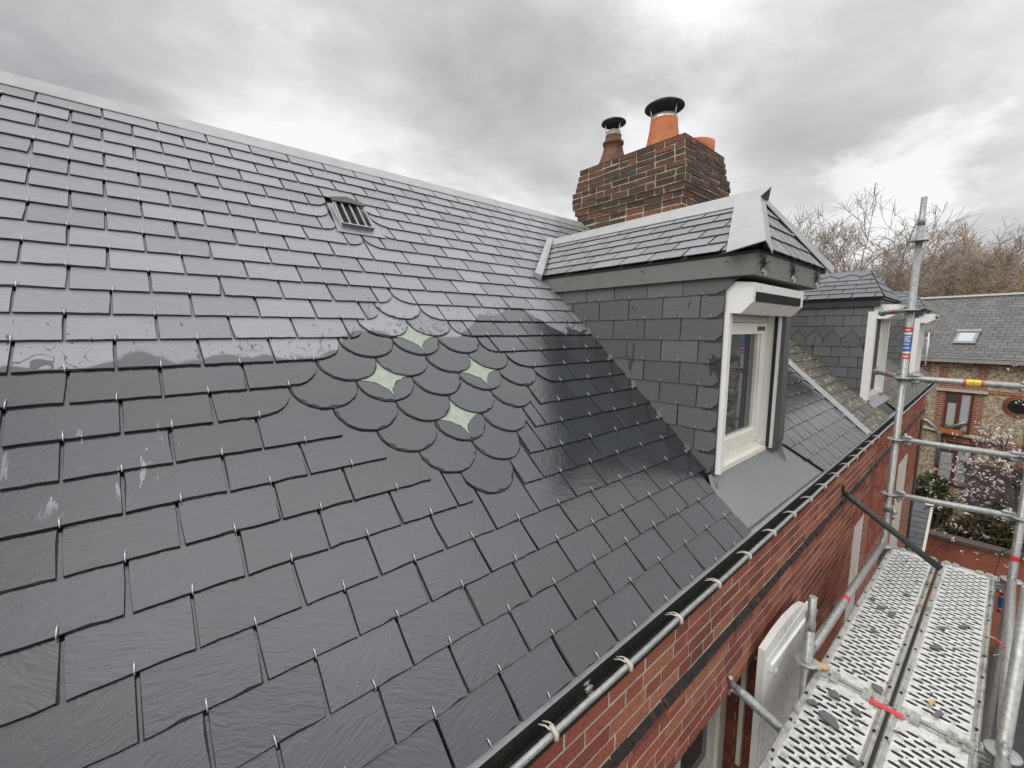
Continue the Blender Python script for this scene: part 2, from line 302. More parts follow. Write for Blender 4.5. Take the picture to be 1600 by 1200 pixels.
# ------------------------------------------------------------------ mesh collector
def clip(poly, a, b, c):      # keep a*x+b*y<=c
    o = []
    for i in range(len(poly)):
        p, q = poly[i], poly[(i+1) % len(poly)]
        dp, dq = a*p[0]+b*p[1]-c, a*q[0]+b*q[1]-c
        if dp <= 0: o.append(p)
        if (dp < 0) != (dq < 0) and abs(dp-dq) > 1e-12:
            k = dp/(dp-dq); o.append((p[0]+(q[0]-p[0])*k, p[1]+(q[1]-p[1])*k))
    return o
class MB:
    def __init__(s): s.v = []; s.f = []; s.r = []; s.mi = []; s.sm = []
    def face(s, idx, r=0., mi=0, sm=False): s.f.append(idx); s.r.append(r); s.mi.append(mi); s.sm.append(sm)
    def add(s, vs, fs, r=0., mi=0, sm=False):
        o = len(s.v); s.v += [Vector(v) for v in vs]
        for f in fs: s.face([o+i for i in f], r, mi, sm)
    def box(s, x0, y0, z0, x1, y1, z1, r=0., mi=0, j=0., bev=0.):
        if j:
            J = lambda: random.uniform(-j, j)
        else: J = lambda: 0.
        vs = [(x+J(), y+J(), z+J()) for z in (z0, z1) for y in (y0, y1) for x in (x0, x1)]
        s.add(vs, [(0,2,3,1), (4,5,7,6), (0,1,5,4), (2,6,7,3), (0,4,6,2), (1,3,7,5)], r, mi)
    def tube(s, pts, rad, n=8, r=0., mi=0, cap=True, sm=True):
        pts = [Vector(p) for p in pts]
        if isinstance(rad, (int, float)): rad = [rad]*len(pts)
        o = len(s.v); ref = None
        for i, p in enumerate(pts):
            d = (pts[min(i+1, len(pts)-1)]-pts[max(i-1, 0)]).normalized()
            if ref is None: ref = Vector((0,0,1)) if abs(d.z) < .9 else Vector((1,0,0))
            a = (ref - d*ref.dot(d)).normalized(); b = d.cross(a); ref = a
            for k in range(n):
                t = 2*math.pi*k/n; s.v.append(p+(a*math.cos(t)+b*math.sin(t))*rad[i])
        for i in range(len(pts)-1):
            for k in range(n):
                k2 = (k+1) % n; s.face([o+i*n+k, o+i*n+k2, o+(i+1)*n+k2, o+(i+1)*n+k], r, mi, sm)
        if cap and n > 2:
            s.face([o+k for k in reversed(range(n))], r, mi); e = o+(len(pts)-1)*n; s.face([e+k for k in range(n)], r, mi)
    def lathe(s, c, prof, n=20, r=0., mi=0, tilt=None):      # prof: (radius, z)
        o = len(s.v); c = Vector(c); T = tilt or Matrix.Identity(3)
        for rr, z in prof:
            for k in range(n):
                t = 2*math.pi*k/n; s.v.append(c+T@Vector((rr*math.cos(t), rr*math.sin(t), z)))
        for i in range(len(prof)-1):
            for k in range(n):
                k2 = (k+1) % n; s.face([o+i*n+k, o+i*n+k2, o+(i+1)*n+k2, o+(i+1)*n+k], r, mi, True)
    def prism(s, poly, fr, h0, h1, r=0., mi=0):       # 2D polygon in frame fr(u,v,n), extruded n from h0 to h1
        n = len(poly); vs = [fr @ Vector((p[0], p[1], h0)) for p in poly]+[fr @ Vector((p[0], p[1], h1)) for p in poly]
        fs = [tuple(reversed(range(n))), tuple(range(n, 2*n))]+[(i, (i+1) % n, n+(i+1) % n, n+i) for i in range(n)]
        s.add(vs, fs, r, mi)
    def build(s, name, mats, parent=None, frame=None, smooth=None):
        me = bpy.data.meshes.new(name); fr = frame
        if fr is None:
            lo = Vector([min(v[i] for v in s.v) for i in range(3)]); hi = Vector([max(v[i] for v in s.v) for i in range(3)])
            fr = Matrix.Translation(Vector(((lo.x+hi.x)/2, (lo.y+hi.y)/2, lo.z))); vv = [v-fr.translation for v in s.v]
        else: vv = s.v
        me.from_pydata([tuple(v) for v in vv], [], s.f)
        at = me.attributes.new('rnd', 'FLOAT', 'FACE'); at.data.foreach_set('value', s.r)
        me.polygons.foreach_set('material_index', s.mi); me.polygons.foreach_set('use_smooth', s.sm)
        for m in (mats if isinstance(mats, (list, tuple)) else [mats]): me.materials.append(MT[m])
        me.update()
        o = bpy.data.objects.new(name, me); COL.objects.link(o)
        if parent: o.parent = parent; o.matrix_local = WM[parent].inverted() @ fr
        else: o.matrix_world = fr
        WM[o] = fr.copy(); return o
WM = {}
def thing(name, loc, label, cat, group=None, rz=0):
    o = bpy.data.objects.new(name, None); COL.objects.link(o); o.empty_display_size = .2
    fr = Matrix.Translation(loc) @ Matrix.Rotation(rz, 4, 'Z'); o.matrix_world = fr; WM[o] = fr
    return tag(o, label, cat, group)
def tag(o, label, cat, group=None):
    o['label'] = label; o['category'] = cat
    if group: o['group'] = group
    return o
def kind(o, k): o['kind'] = k; return o
def lab(o, l): o['label'] = l; return o
def copy_tree(o, parent=None, loc=None):
    c = o.copy(); COL.objects.link(c)
    if parent: c.parent = parent
    for ch in o.children: copy_tree(ch, c)
    return c
def frame(o, u, v):
    u = Vector(u).normalized(); v = Vector(v).normalized(); n = u.cross(v).normalized()
    m = Matrix((u, v, n)).transposed().to_4x4(); m.translation = Vector(o); return m

# ------------------------------------------------------------------ slates
RP = R(42.25)
ROOF = frame((0, 1.36179*math.sin(RP), -1.36179*math.cos(RP)), (1,0,0), (0, math.cos(RP), math.sin(RP)))
SW, SC, S0, T0 = .23, .13401, -.1989, .50156
TH = .0055
def slate(mb, poly, zf, th=TH, r=None, ins=(.0006, .0022), mi=0):
    r = random.random() if r is None else r; n = len(poly); o = len(mb.v)
    for i, p in enumerate(poly):
        a, b = poly[i-1], poly[(i+1) % n]
        e1 = Vector((p[0]-a[0], p[1]-a[1])); e2 = Vector((b[0]-p[0], b[1]-p[1]))
        nn = Vector((-(e1.y+e2.y), e1.x+e2.x)); nn = nn.normalized() if nn.length > 1e-9 else Vector((0,0))
        k = random.uniform(*ins) if random.random() < .8 else ins[1]*random.uniform(1, 2.6)
        q = (p[0]+nn.x*k, p[1]+nn.y*k)
        mb.v.append(Vector((q[0], q[1], zf(q[1])))); mb.v.append(Vector((p[0], p[1], zf(p[1])-th)))
    mb.face([o+2*i for i in range(n)], r, mi); mb.face([o+2*i+1 for i in reversed(range(n))], r, mi)
    for i in range(n):
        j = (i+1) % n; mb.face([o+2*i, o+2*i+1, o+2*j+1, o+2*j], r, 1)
def hook(mb, x, y, z, L=.026):
    k = random.uniform(-.004, .004)*.6; w = .0017
    mb.tube([(x, y-.005, z-.004), (x, y-.004, z+.003), (x+k*.4, y+.010, z+.0045), (x+k, y+L*random.uniform(.8, 1.15), z+.003)], w, 5)
def outline(xl, xr, tb, tt, j=.0015, rl=0, rr=0, nb=7):
    J = lambda k=1: random.uniform(-j, j)*k
    pts = []
    H = SC
    if rl: # bottom-left corner rounded with radius rl: start above
        for i in range(7):
            a = math.pi + (math.pi/2)*i/6; pts.append((xl+rl+rl*math.cos(a)+J(.5), tb+rl*.95+rl*.95*math.sin(a)+J(.5)))
    else: pts.append((xl+J()+(.004 if random.random() < .25 else 0), tb+J()))
    x0 = xl+rl; x1 = xr-rr
    for i in range(1, nb): pts.append((x0+(x1-x0)*i/nb, tb+J(1.3)))
    if rr:
        for i in range(7):
            a = -math.pi/2+(math.pi/2)*i/6; pts.append((xr-rr+rr*math.cos(a)+J(.5), tb+rr*.95+rr*.95*math.sin(a)+J(.5)))
    else: pts.append((xr+J()-(.004 if random.random() < .25 else 0), tb+J()))
    a = pts[-1][1]; pts += [(xr+J(), a+(tt-a)*.33), (xr+J(), a+(tt-a)*.66), (xr, tt)]
    b = pts[0][1]; pts += [(xl, tt), (xl+J(), b+(tt-b)*.66), (xl+J(), b+(tt-b)*.33)]
    return pts
def slate_field(mb, hk, rows, xa, xb, w, c, s0, t0, cuts=(), gaps=None, rounds=None, skip=None, jit=.007, lift=0., j=.0009, hl=.024, th=TH, tilt=3.15, nb=7, pointed=None):
    """rows of slates in a frame; cuts = half planes (a,b,c) to keep; gaps(r) -> list of (x0,x1) left free"""
    for r in range(rows[0], rows[1]+1):
        tb = t0+c*r; k0 = math.floor((xa-s0)/(w/2))-2; k0 += (k0-(r+1)) % 2
        js = []; k = k0
        while True:
            x = s0+w/2*k
            js.append(x+random.uniform(-jit, jit)); k += 2
            if x > xb+w: break
        segs = [(js[i], js[i+1]) for i in range(len(js)-1)]
        segs = [(max(a, xa), min(b, xb)) for a, b in segs if b > xa+.02 and a < xb-.02]
        g = gaps(r) if gaps else []
        out = []
        for a, b in segs:
            parts = [(a, b, 0, 0)]
            for (u, v, ru, rv) in g:
                np_ = []
                for (p, q, l1, l2) in parts:
                    if q <= u or p >= v: np_.append((p, q, l1, l2)); continue
                    if p < u-.012: np_.append((p, u, l1, ru))
                    if q > v+.012: np_.append((v, q, rv, l2))
                parts = np_
            out += parts
        # join slivers to their neighbour
        i = 0
        while i < len(out)-1:
            a, b = out[i], out[i+1]
            if abs(a[1]-b[0]) < .02 and (a[1]-a[0] < .075 or b[1]-b[0] < .075): out[i] = (a[0], b[1], a[2], b[3]); del out[i+1]
            else: i += 1
        for (a, b, rl, rr) in out:
            tbj = tb+random.uniform(-.0012, .0012)
            tw = random.uniform(-.0012, .0012)
            zf = lambda t, tbj=tbj, l=lift+random.uniform(0, .0010): l+th*tilt*(1-(t-tbj)/(2*c))
            if skip and skip((a+b)/2, tbj, a, b): continue
            if pointed and r in pointed:
                m_ = (a+b)/2; poly = [(a+.001, tbj+c*.55), (m_, tbj-c*.25), (b-.001, tbj+c*.55), (b-.001, tbj+2*c), (a+.001, tbj+2*c)]
            else: poly = outline(a+.0031, b-.0031, tbj, tbj+1.95*c, j, min(rl, (b-a)*.9), min(rr, (b-a)*.9), nb)
            for (ca, cb_, cc) in cuts:
                if poly: poly = clip(poly, ca, cb_, cc)
            if len(poly) < 3 or abs(sum(poly[i-1][0]*poly[i][1]-poly[i][0]*poly[i-1][1] for i in range(len(poly))))/2 < .0006: continue
            slate(mb, poly, zf, th)
            hx = (a+b)/2
            if hk is not None and b-a > .14 and all(ca*hx+cb_*tbj < cc-.01 for ca, cb_, cc in cuts): hook(hk, hx+random.uniform(-.003, .003), tbj, zf(tbj), hl)

# ================================================================== THE HOUSE
house = thing('brick_house', (2.5, 3.4, -7.2), 'red brick house with new grey slate roof, dormer and big chimney, nearest the camera', 'house')
X_END = 5.72
DC = 1.052                      # centre line of the scale-slate diamond
def dn(r): return 5-abs(r-4) if 0 <= r <= 8 else 0
def gaps(r):
    g = []
    n = dn(r)
    if n:
        h = n*.1305
        rd = .118 if r >= 4 else 0
        g.append((DC-h, DC+h, rd, rd))
    if r == 9: g.append((DC-.002, DC+.002, .1, .1))
    if r in (14, 15): g.append((.935, 1.205, .12, .12))
    if r == -5: g.append((2.445, 3.93, 0, 0))
    if r == -4: g.append((2.43, 3.80, 0, 0))
    if r == -3: g.append((2.425, 3.68, 0, 0))
    if r == 16: g.append((.955, 1.18, .12, .12))
    if r == 13: g.append((1.065, 1.069, .12, .12))
    return g
rmb, hmb = MB(), MB()
def dskip(x, t, a, b):
    if t < 1.95 and a > 2.50 and b < 3.62: return True
    return False
slate_field(rmb, hmb, (-5, 20), -2.2, X_END, SW, SC, S0, T0, cuts=[(0, 1, 3.40)], gaps=gaps, skip=dskip)
# fish-scale diamond
stars = {(6, 1): 1, (4, 1): 1, (4, 3): 1, (2, 1): 1}
star_polys = []
for r in range(0, 9):
    n = dn(r); tb = T0+SC*r
    for i in range(n):
        x = DC+(i-(n-1)/2)*.261; rr = .1312
        zf = lambda t, tb=tb: .0012+TH*3.15*(1-(t-tb)/(2*SC))
        arc = [(x+rr*math.cos(a)+random.uniform(-.0012, .0012), tb+rr+rr*math.sin(a)+random.uniform(-.0012, .0012)) for a in [math.pi+math.pi*k/18 for k in range(19)]]
        slate(rmb, arc+[(x+rr, tb+.26), (x-rr, tb+.26)], zf, TH, None, (.002, .006))
        star = (r == 6 and i == 1) or (r == 2 and i == 1) or (r == 4 and i in (1, 3))
        if star:
            c = .1312
            # inward-bowed curve: circle centred at (x-c, tb+.006), radius c, upper right quarter
            q = [(x-c+c*math.sin(a), tb+.006+.128*math.cos(a)) for a in [math.pi/2*k/10 for k in range(11)]]
            rgt = [(2*x-p[0], p[1]) for p in reversed(q[:-1])]
            poly = q+rgt+[(x+c*.9, tb+.19), (x, tb+.25), (x-c*.9, tb+.19)]
            star_polys.append((poly, tb, x))
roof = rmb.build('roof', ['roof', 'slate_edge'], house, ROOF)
kind(hmb.build('slate_hook', 'hook', roof, ROOF), 'stuff')
for poly, tb, x in star_polys:
    m = MB(); jp = [(p[0]+random.uniform(-.0016, .0016), p[1]+random.uniform(-.0016, .0016)) for p in poly]
    slate(m, jp, lambda t: .0030+TH*3.15*(1-(t-tb)/(2*SC)), .003, random.random(), (.0015, .004))
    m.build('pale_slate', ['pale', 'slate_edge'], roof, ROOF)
# roof deck under the slates (dark felt) and the rear slope
m = MB(); m.prism([(-2.2, -.15), (X_END-.01, -.15), (X_END-.01, 3.40), (-2.2, 3.40)], ROOF, -.05, -.006)
ry, rz_ = (ROOF @ Vector((0, 3.41, 0))).y, (ROOF @ Vector((0, 3.41, 0))).z
m.add([(-2.2, ry, rz_-.01), (X_END, ry, rz_-.01), (X_END, ry+2.65, rz_-2.4), (-2.2, ry+2.65, rz_-2.4)], [(0, 1, 2, 3)])
m.build('roof_underlay', 'black', roof)
# ridge cap
m = MB()
for x0, x1 in ((-2.2, -.9), (-.9, .24), (.24, 1.5), (1.5, 2.75), (2.75, 4.1)):
    d = .002 if int(x0*10) % 2 else 0
    prof = [(ry-.092, rz_-.066), (ry-.088, rz_-.058), (ry-.02, rz_+.018), (ry, rz_+.028), (ry+.02, rz_+.018), (ry+.12, rz_-.08)]
    vs = [(x, y, z+d) for x in (x0, x1+.012) for y, z in prof]; n = len(prof)
    m.add(vs, [(i, i+n, i+n+1, i+1) for i in range(n-1)]+[(0, 1, 2, 3, 4, 5), (11, 10, 9, 8, 7, 6)])
m.build('ridge_cap', 'zinc_light', roof)
# roof vent
v = MB()
v.prism([(.925, 2.372), (1.235, 2.372), (1.215, 2.43), (1.19, 2.70), (.95, 2.70), (.93, 2.43)], Matrix.Identity(4), .014, .0175)
def hx(x, t, z): return (x, t, z)
v.add([(.965, 2.43, .017), (1.165, 2.43, .017), (1.165, 2.43, .040), (.965, 2.43, .040), (.965, 2.69, .02), (1.165, 2.69, .02), (1.14, 2.665, .055), (1.066, 2.70, .062), (.99, 2.665, .055)],
      [(0, 3, 8, 4), (1, 5, 6, 2), (4, 8, 7, 6, 5), (0, 1, 2, 3)])
for x in (.965, 1.012, 1.063, 1.114, 1.156): v.add([(x, 2.43, .041), (x+.011, 2.43, .041), (x+.011, 2.67, .060), (x, 2.67, .060), (x, 2.43, .03), (x+.011, 2.43, .03), (x+.011, 2.67, .048), (x, 2.67, .048)], [(0, 1, 2, 3), (0, 3, 7, 4), (1, 5, 6, 2), (0, 4, 5, 1)])
v.box(.965, 2.43, .028, 1.167, 2.441, .043)
v.add([(.96, 2.655, .056), (1.066, 2.645, .066), (1.17, 2.655, .056), (1.17, 2.70, .056), (1.066, 2.715, .069), (.96, 2.70, .056), (.96, 2.655, .064), (1.066, 2.645, .074), (1.17, 2.655, .064), (1.17, 2.70, .064), (1.066, 2.715, .077), (.96, 2.70, .064)],
      [(6, 7, 10, 11), (7, 8, 9, 10), (0, 1, 7, 6), (1, 2, 8, 7), (2, 3, 9, 8), (0, 6, 11, 5)], 0, 1)
vent = v.build('roof_vent', ['zinc', 'zinc_dark'], roof, ROOF)
# NOTE the vent's grille is part of the same child level
v = MB(); v.add([(.972, 2.437, .030), (1.16, 2.437, .030), (1.135, 2.665, .046), (.995, 2.665, .046)], [(0, 1, 2, 3)]); v.build('vent_grille', 'dark', roof, ROOF)

# ------------------------------------------------------------------ dormer
XD, XR, YF = 2.52, 3.60, 1.03
EZ, RZ, XL, XRE, RX, YE, YR = .425, .865, 2.47, 3.79, 3.13, .85, 1.12
def roof_y(z): return .795+(z+1.117)/math.tan(RP)
cfr = frame((XD, 0, 0), (0, -1, 0), (0, 0, 1))                  # u=-y, v=z
m = MB()                                                        # body behind the slates
yb = roof_y(EZ)+.1
m.add([(XD+.015, YF+.03, -.95), (XD+.015, YF+.03, .30), (XD+.015, yb, .30), (XD+.015, yb, .25)], [(0, 1, 2, 3)])
m.box(XD+.015, YF+.16, -.9, XR-.02, YF+.18, .3, 0, 1)
m.box(XD+.015, YF+.0, .10, XR-.02, YF+.5, .29, 0, 1)
dormer = m.build('dormer', ['black', 'dark'], house)
cm, chm = MB(), MB()
tan = math.tan(RP)
# keep above the main roof: z >= (y-.795)*tan-1.117  with y=-u
cut_roof = (-tan, -1, 1.117+.795*tan+.012)
czs = []
for r in range(-1, 8):
    zb = .075-.135*(7-r-1)
for r in range(0, 9):
    zb = .21-.135*r
    top = min(zb+.2, .33); e = 0 if r % 2 else .125
    ends = [-YF-(.003*r)]
    x = -YF; first = True; js = [x]
    x -= (.25 if r % 2 == 0 else .135)
    while x > -2.75: js.append(x+random.uniform(-.006, .006)); x -= .25
    js.append(-2.8)
    for i in range(len(js)-1):
        b, a = js[i]-.0012, js[i+1]+.0012
        zj = zb+random.uniform(-.002, .002)
        if i == 0 and r == 0:
            poly = [(a, zj), (b-.05, zj), (b+.0, zj+.02), (b+.06, zj+.075), (b+.10, zj+.088), (b+.155, zj+.10), (b+.155, .325), (a, .325)]
        elif i == 0: poly = [(a, zj), (a+(b-a)*.5, zj+random.uniform(-.001, .001)), (b-.038, zj), (b, zj+.036), (b, top), (a, top)]
        else: poly = [(a, zj)]+[(a+(b-a)*k/5, zj+random.uniform(-.0012, .0012)) for k in range(1, 5)]+[(b, zj), (b, top), (a, top)]
        poly = clip(poly, *cut_roof)
        if len(poly) < 3 or abs(sum(poly[q-1][0]*poly[q][1]-poly[q][0]*poly[q-1][1] for q in range(len(poly))))/2 < .0008: continue
        slate(cm, poly, lambda t, zj=zj: .012*(1-(t-zj)/.27), .005, None, (.0008, .0025))
        hxp = (a+b)/2 if i else (a+b)/2
        if b-a > .12 and cut_roof[0]*hxp+cut_roof[1]*zj < cut_roof[2]-.02: hook(chm, hxp, zj, .012, .02)
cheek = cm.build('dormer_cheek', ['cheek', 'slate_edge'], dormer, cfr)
kind(chm.build('cheek_hook', 'hook', dormer, cfr), 'stuff')
# soakers: small zinc triangles where the cheek meets each course
for r in range(-3, 12, 2):
    m = MB(); t = T0+SC*r; P = ROOF @ Vector((2.515, t+.005, .013)); Q = ROOF @ Vector((2.458, t+.006, .017)); W = ROOF @ Vector((2.515, t+.072, .017))
    m.add([P, Q, W, Vector((2.509, P.y+.015, P.z+.045))], [(0, 2, 1), (0, 3, 2), (0, 1, 3)])
    m.build('flashing', 'zinc_light', dormer)
# right cheek, its edge stands forward of the window
m = MB(); fr = frame((XR-.05, 0, 0), (0, -1, 0), (0, 0, 1))
m.prism([(-yb, .3), (-2.6, roof_y(.3)*0+.31), (-.985, .31), (-.965, -.80), (-1.0, -.90), (-1.1, -.93)], fr, 0, .11)
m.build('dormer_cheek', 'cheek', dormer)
m = MB(); m.box(3.492, 1.005, -.875, 3.546, 1.07, .12); m.prism([(-1.05, -.97), (-.93, -.965), (-1.0, -.78), (-1.05, -.75)], frame((3.54, 0, 0), (0, -1, 0), (0, 0, 1)), 0, .008)
m.build('side_flashing', 'zinc', dormer)
# dormer roof
sl = math.hypot(RX-XL, RZ-EZ)
frN = frame((XL, 0, EZ), (0, -1, 0), (RX-XL, 0, RZ-EZ)); frF = frame((0, YE, EZ), (1, 0, 0), (0, YR-YE, RZ-EZ)); frR = frame((XRE, 0, EZ), (0, 1, 0), (RX-XRE, 0, RZ-EZ))
hl_ = math.hypot(YR-YE, RZ-EZ)
def line(p, q, keep):        # half plane through p,q that keeps the point keep
    a, b = q[1]-p[1], -(q[0]-p[0]); c = a*p[0]+b*p[1]
    if a*keep[0]+b*keep[1] > c: a, b, c = -a, -b, -c
    return (a, b, c)
yv0, yv1 = roof_y(EZ)-.02, roof_y(RZ)
cN = [line((-YE, 0), (-YR, sl), (-2, .1)), line((-yv0, 0), (-yv1, sl), (-1.5, .1)), (0, 1, sl)]
dm, dh = MB(), MB()
slate_field(dm, dh, (0, 6), -3.1, -.8, .23, .119, -.93, .0, cuts=cN, lift=.004, jit=.01, hl=.018)
m2 = MB()
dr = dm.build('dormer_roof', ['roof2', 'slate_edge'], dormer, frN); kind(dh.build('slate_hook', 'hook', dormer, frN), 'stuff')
cF = [line((XL, 0), (RX, hl_), (RX, .1)), line((XRE, 0), (RX, hl_), (RX, .1)), (0, 1, hl_)]
dm, dh = MB(), MB()
slate_field(dm, dh, (0, 4), XL, XRE, .17, .115, 2.5, .0, cuts=cF, lift=.004, hl=.018)
for k in range(9): hook(dh, 2.62+k*.125, 0.004, .016, .02)
dm.build('dormer_hip', ['roof2', 'slate_edge'], dormer, frF); kind(dh.build('slate_hook', 'hook', dormer, frF), 'stuff')
m = MB(); m.prism([(YE, 0), (yv0+.3, 0), (yv1+.1, sl), (YR, sl)], frR, -.02, .012); m.build('dormer_roof', 'roof2', dormer)
m = MB(); m.prism([(-yv0-.3, 0.004), (-YE-.01, .004), (-YR, sl-.01), (-yv1, sl-.01)], frN, -.02, -.002); m.prism([(XL+.01, 0.004), (XRE-.01, .004), (RX, hl_-.01)], frF, -.02, -.002); m.build('roof_boarding', 'zinc_dark', dormer)
# valley flashing against the main roof
m = MB()
a0 = Vector((XL-.035, roof_y(EZ)-.055, EZ+.005)); a1 = Vector((RX-.02, roof_y(RZ)-.01, RZ+.03))
nr = ROOF.to_3x3() @ Vector((0, 0, 1)); nn = frN.to_3x3() @ Vector((0, 0, 1))
m.add([a0+nr*.02, a1+nr*.02, a1+Vector((-.07, .0, .0))+nr*.015, a0+Vector((-.05, .03, .025))+nr*.012, a0+nn*.025+Vector((.05, 0, .035)), a1+nn*.025, a0-Vector((0, 0, .03)), a0+Vector((-.05, .03, 0))], [(0, 1, 2, 3), (0, 4, 5, 1), (0, 3, 7, 6)])
m.build('valley', 'zinc_light', dormer)
# hip caps: a wide folded zinc strip on each hip, flared at the foot
def hipcap(foot, head, frA, frB, wA, wB, nm, mat='zinc_light'):
    m = MB(); f, h = Vector(foot), Vector(head); ax = (h-f).normalized()
    nA = frA.to_3x3() @ Vector((0, 0, 1)); nB = frB.to_3x3() @ Vector((0, 0, 1))
    inA = ax.cross(nA).normalized(); inB = nB.cross(ax).normalized()
    if inA.dot(frA.to_3x3() @ Vector((1, 0, 0))) > 0 and frA is frN: inA = -inA
    if inA.dot(frA.to_3x3() @ Vector((1, 0, 0)))*(-1 if frA is frN else -1) < 0 : inA = -inA
    if frA is frF and inA.x > 0: inA = -inA
    if frB is frF and inB.x < 0: inB = -inB
    if frB is frR and inB.y < 0: inB = -inB
    if frA is frN and inA.y < 0: inA = -inA
    up_ = (nA+nB).normalized()
    c0, c1 = f+up_*.062-ax*.03, h+up_*.044
    A0, A1 = f+inA*wA+nA*.031, h+inA*wA*.8+nA*.031
    B0, B1 = f+inB*wB+nB*.031, h+inB*wB*.8+nB*.031
    mid = [c0+(A0-c0)*.25+up_*.008, c1+(A1-c1)*.25+up_*.004]
    vs = [A0, c0, B0, A1, c1, B1]; vs += [v-up_*.006 for v in vs]
    m.add(vs, [(0, 1, 4, 3), (1, 2, 5, 4), (0, 6, 7, 1), (1, 7, 8, 2), (6, 9, 10, 7), (7, 10, 11, 8), (0, 3, 9, 6), (2, 8, 11, 5)])
    return m.build(nm, mat, dormer)
hipcap((XL+.0, YE, EZ), (RX-.0, YR, RZ), frN, frF, .155, .06, 'hip_cap')
hipcap((XRE, YE, EZ), (RX, YR, RZ), frF, frR, .06, .12, 'hip_cap')
m = MB()      # ridge cap, pointed front end, inner shade put in as a dark sheet
y0, y1 = YR-.085, yv1+.02
wv = .15
vs = []
for y, dz, ww in ((y0, .062, .12), (y1, .040, .115)):
    vs += [(RX-ww, y+(.06 if y == y0 else 0), RZ-ww*.66+.030), (RX, y, RZ+dz), (RX+ww, y+(.06 if y == y0 else 0), RZ-ww*.66+.030)]
vs += [(v[0], v[1], v[2]-.006) for v in vs]
m.add(vs, [(0, 3, 4, 1), (1, 4, 5, 2), (6, 7, 10, 9), (7, 8, 11, 10), (0, 1, 7, 6), (1, 2, 8, 7), (0, 6, 9, 3), (2, 5, 11, 8)])
m.add([(RX-.105, y0+.055, RZ-.06), (RX, y0+.012, RZ+.045), (RX+.105, y0+.055, RZ-.06)], [(0, 1, 2)], 0, 1)
m.build('ridge_cap', ['zinc_light', 'zinc_dark'], dormer)
# fascia: side boards, front box with punched stars, soffit
m = MB(); m.prism([(-2.47, .395), (-.872, .302), (-.872, .43), (-2.60, .43)], frame((2.502, 0, 0), (0, -1, 0), (0, 0, 1)), 0, .012)
m.prism([(-2.40, .305), (-.872, .300), (-.872, .43), (-2.53, .43)], frame((2.5, 0, 0), (0, -1, 0), (0, 0, 1)), 0, .015)
for y in (1.02, 1.55, 2.2): m.lathe((2.484, y, .375), [(0, 0), (.012, 0), (.012, .002)], 12, 0, 0, Matrix(((0, 0, -1), (0, 1, 0), (1, 0, 0))))
m.build('fascia', 'zinc_fascia', dormer)
m = MB(); m.box(2.488, .868, .298, 3.715, .90, .43); m.box(2.488, .90, .296, 3.715, 1.05, .312, 0, 1); m.box(3.70, .90, .30, 3.714, 2.4, .43)
fas = m.build('fascia', ['zinc_fascia', 'zinc_dark'], dormer); lab(fas, 'dark front fascia with three punched stars')
for x in (2.585, 3.095, 3.63):
    m = MB(); cz = .368
    m.lathe((x, .8675, cz), [(.0, 0), (.019, 0)], 10, 0, 0, Matrix(((1, 0, 0), (0, 0, -1), (0, 1, 0))))
    for k in range(8):
        a = math.pi*k/4; d = Vector((math.cos(a), 0, math.sin(a))); t = Vector((-d.z, 0, d.x)); c = Vector((x, .866, cz))
        m.add([c+d*.016+t*.010, c+d*.016-t*.010, c+d*.072], [(0, 1, 2)], 0, 0)
        m.add([c+d*.045+t*.010, c+d*.018+t*.013, c+d*.060+Vector((0, -.018, 0))+t*.012, c+d*.074+Vector((0, -.008, 0))+t*.003], [(0, 1, 3, 2)], 0, 1)
    m.build('vent_star', ['dark', 'zinc_light'], dormer)
# roller shutter box
bx = MB(); pr = [(-1.06, .10), (-.945, .097), (-.888, .157), (-.885, .262), (-1.06, .285)]
P0 = [(2.545, -u, z) for u, z in pr]; P1 = [(3.435, -u, z) for u, z in pr]
bx.add(P0+P1, [(0, 1, 2, 3, 4), (9, 8, 7, 6, 5)]+[(i, 5+i, 5+(i+1) % 5, (i+1) % 5) for i in range(5)])
e = .004
bx.add([(2.53, -u-(.0), z) for u, z in pr]+[(2.5449, -u, z) for u, z in pr], [(0, 1, 2, 3, 4)]+[(i, 5+i, 5+(i+1) % 5, (i+1) % 5) for i in range(5)])
bx.box(2.565, .880, .160, 3.36, .8845, .213, 0, 1)
bx.build('shutter_box', ['white', 'dark'], dormer)
# window
for x0, x1 in ((2.514, 2.592), (3.395, 3.480)):
    m = MB(); m.box(x0+.010, 1.012, -.862, x1, 1.115, .098); m.box(x0+.014, 1.004, -.862, x1-.03, 1.012, .098)
    m.build('shutter_guide', 'white', dormer)
m = MB(); m.box(2.5135, 1.030, -.93, 2.5205, 1.13, .31); m.build('corner_flashing', 'zinc_dark', dormer)
m = MB(); m.box(3.4805, 1.01, -.86, 3.491, 1.10, .10); m.build('guide_seal', 'black', dormer)
m = MB(); m.box(3.384, 1.014, -.855, 3.3945, 1.034, .098); m.build('guide_groove', 'black', dormer)
m = MB()
xa, xb, za, zb = 2.585, 3.44, -.865, .098; y0, y1 = 1.085, 1.15
m.box(xa, y0, za, xa+.055, y1, zb); m.box(xb-.10, y0, za, xb, y1, zb); m.box(xa+.055, y0, zb-.045, xb-.10, y1, zb); m.box(xa+.055, y0, za, xb-.10, y1, za+.07)
m.box(2.585, 1.03, -.875, 3.395, 1.085, -.845); m.box(2.585, 1.06, -.845, 3.395, 1.085, -.81)
sx0, sx1, sz0, sz1 = xa+.06, xb-.105, za+.075, zb-.05
m.box(sx0, 1.072, sz0, sx0+.075, 1.14, sz1); m.box(sx1-.075, 1.072, sz0, sx1, 1.14, sz1); m.box(sx0+.075, 1.072, sz1-.072, sx1-.075, 1.14, sz1); m.box(sx0+.075, 1.072, sz0, sx1-.075, 1.14, sz0+.085)
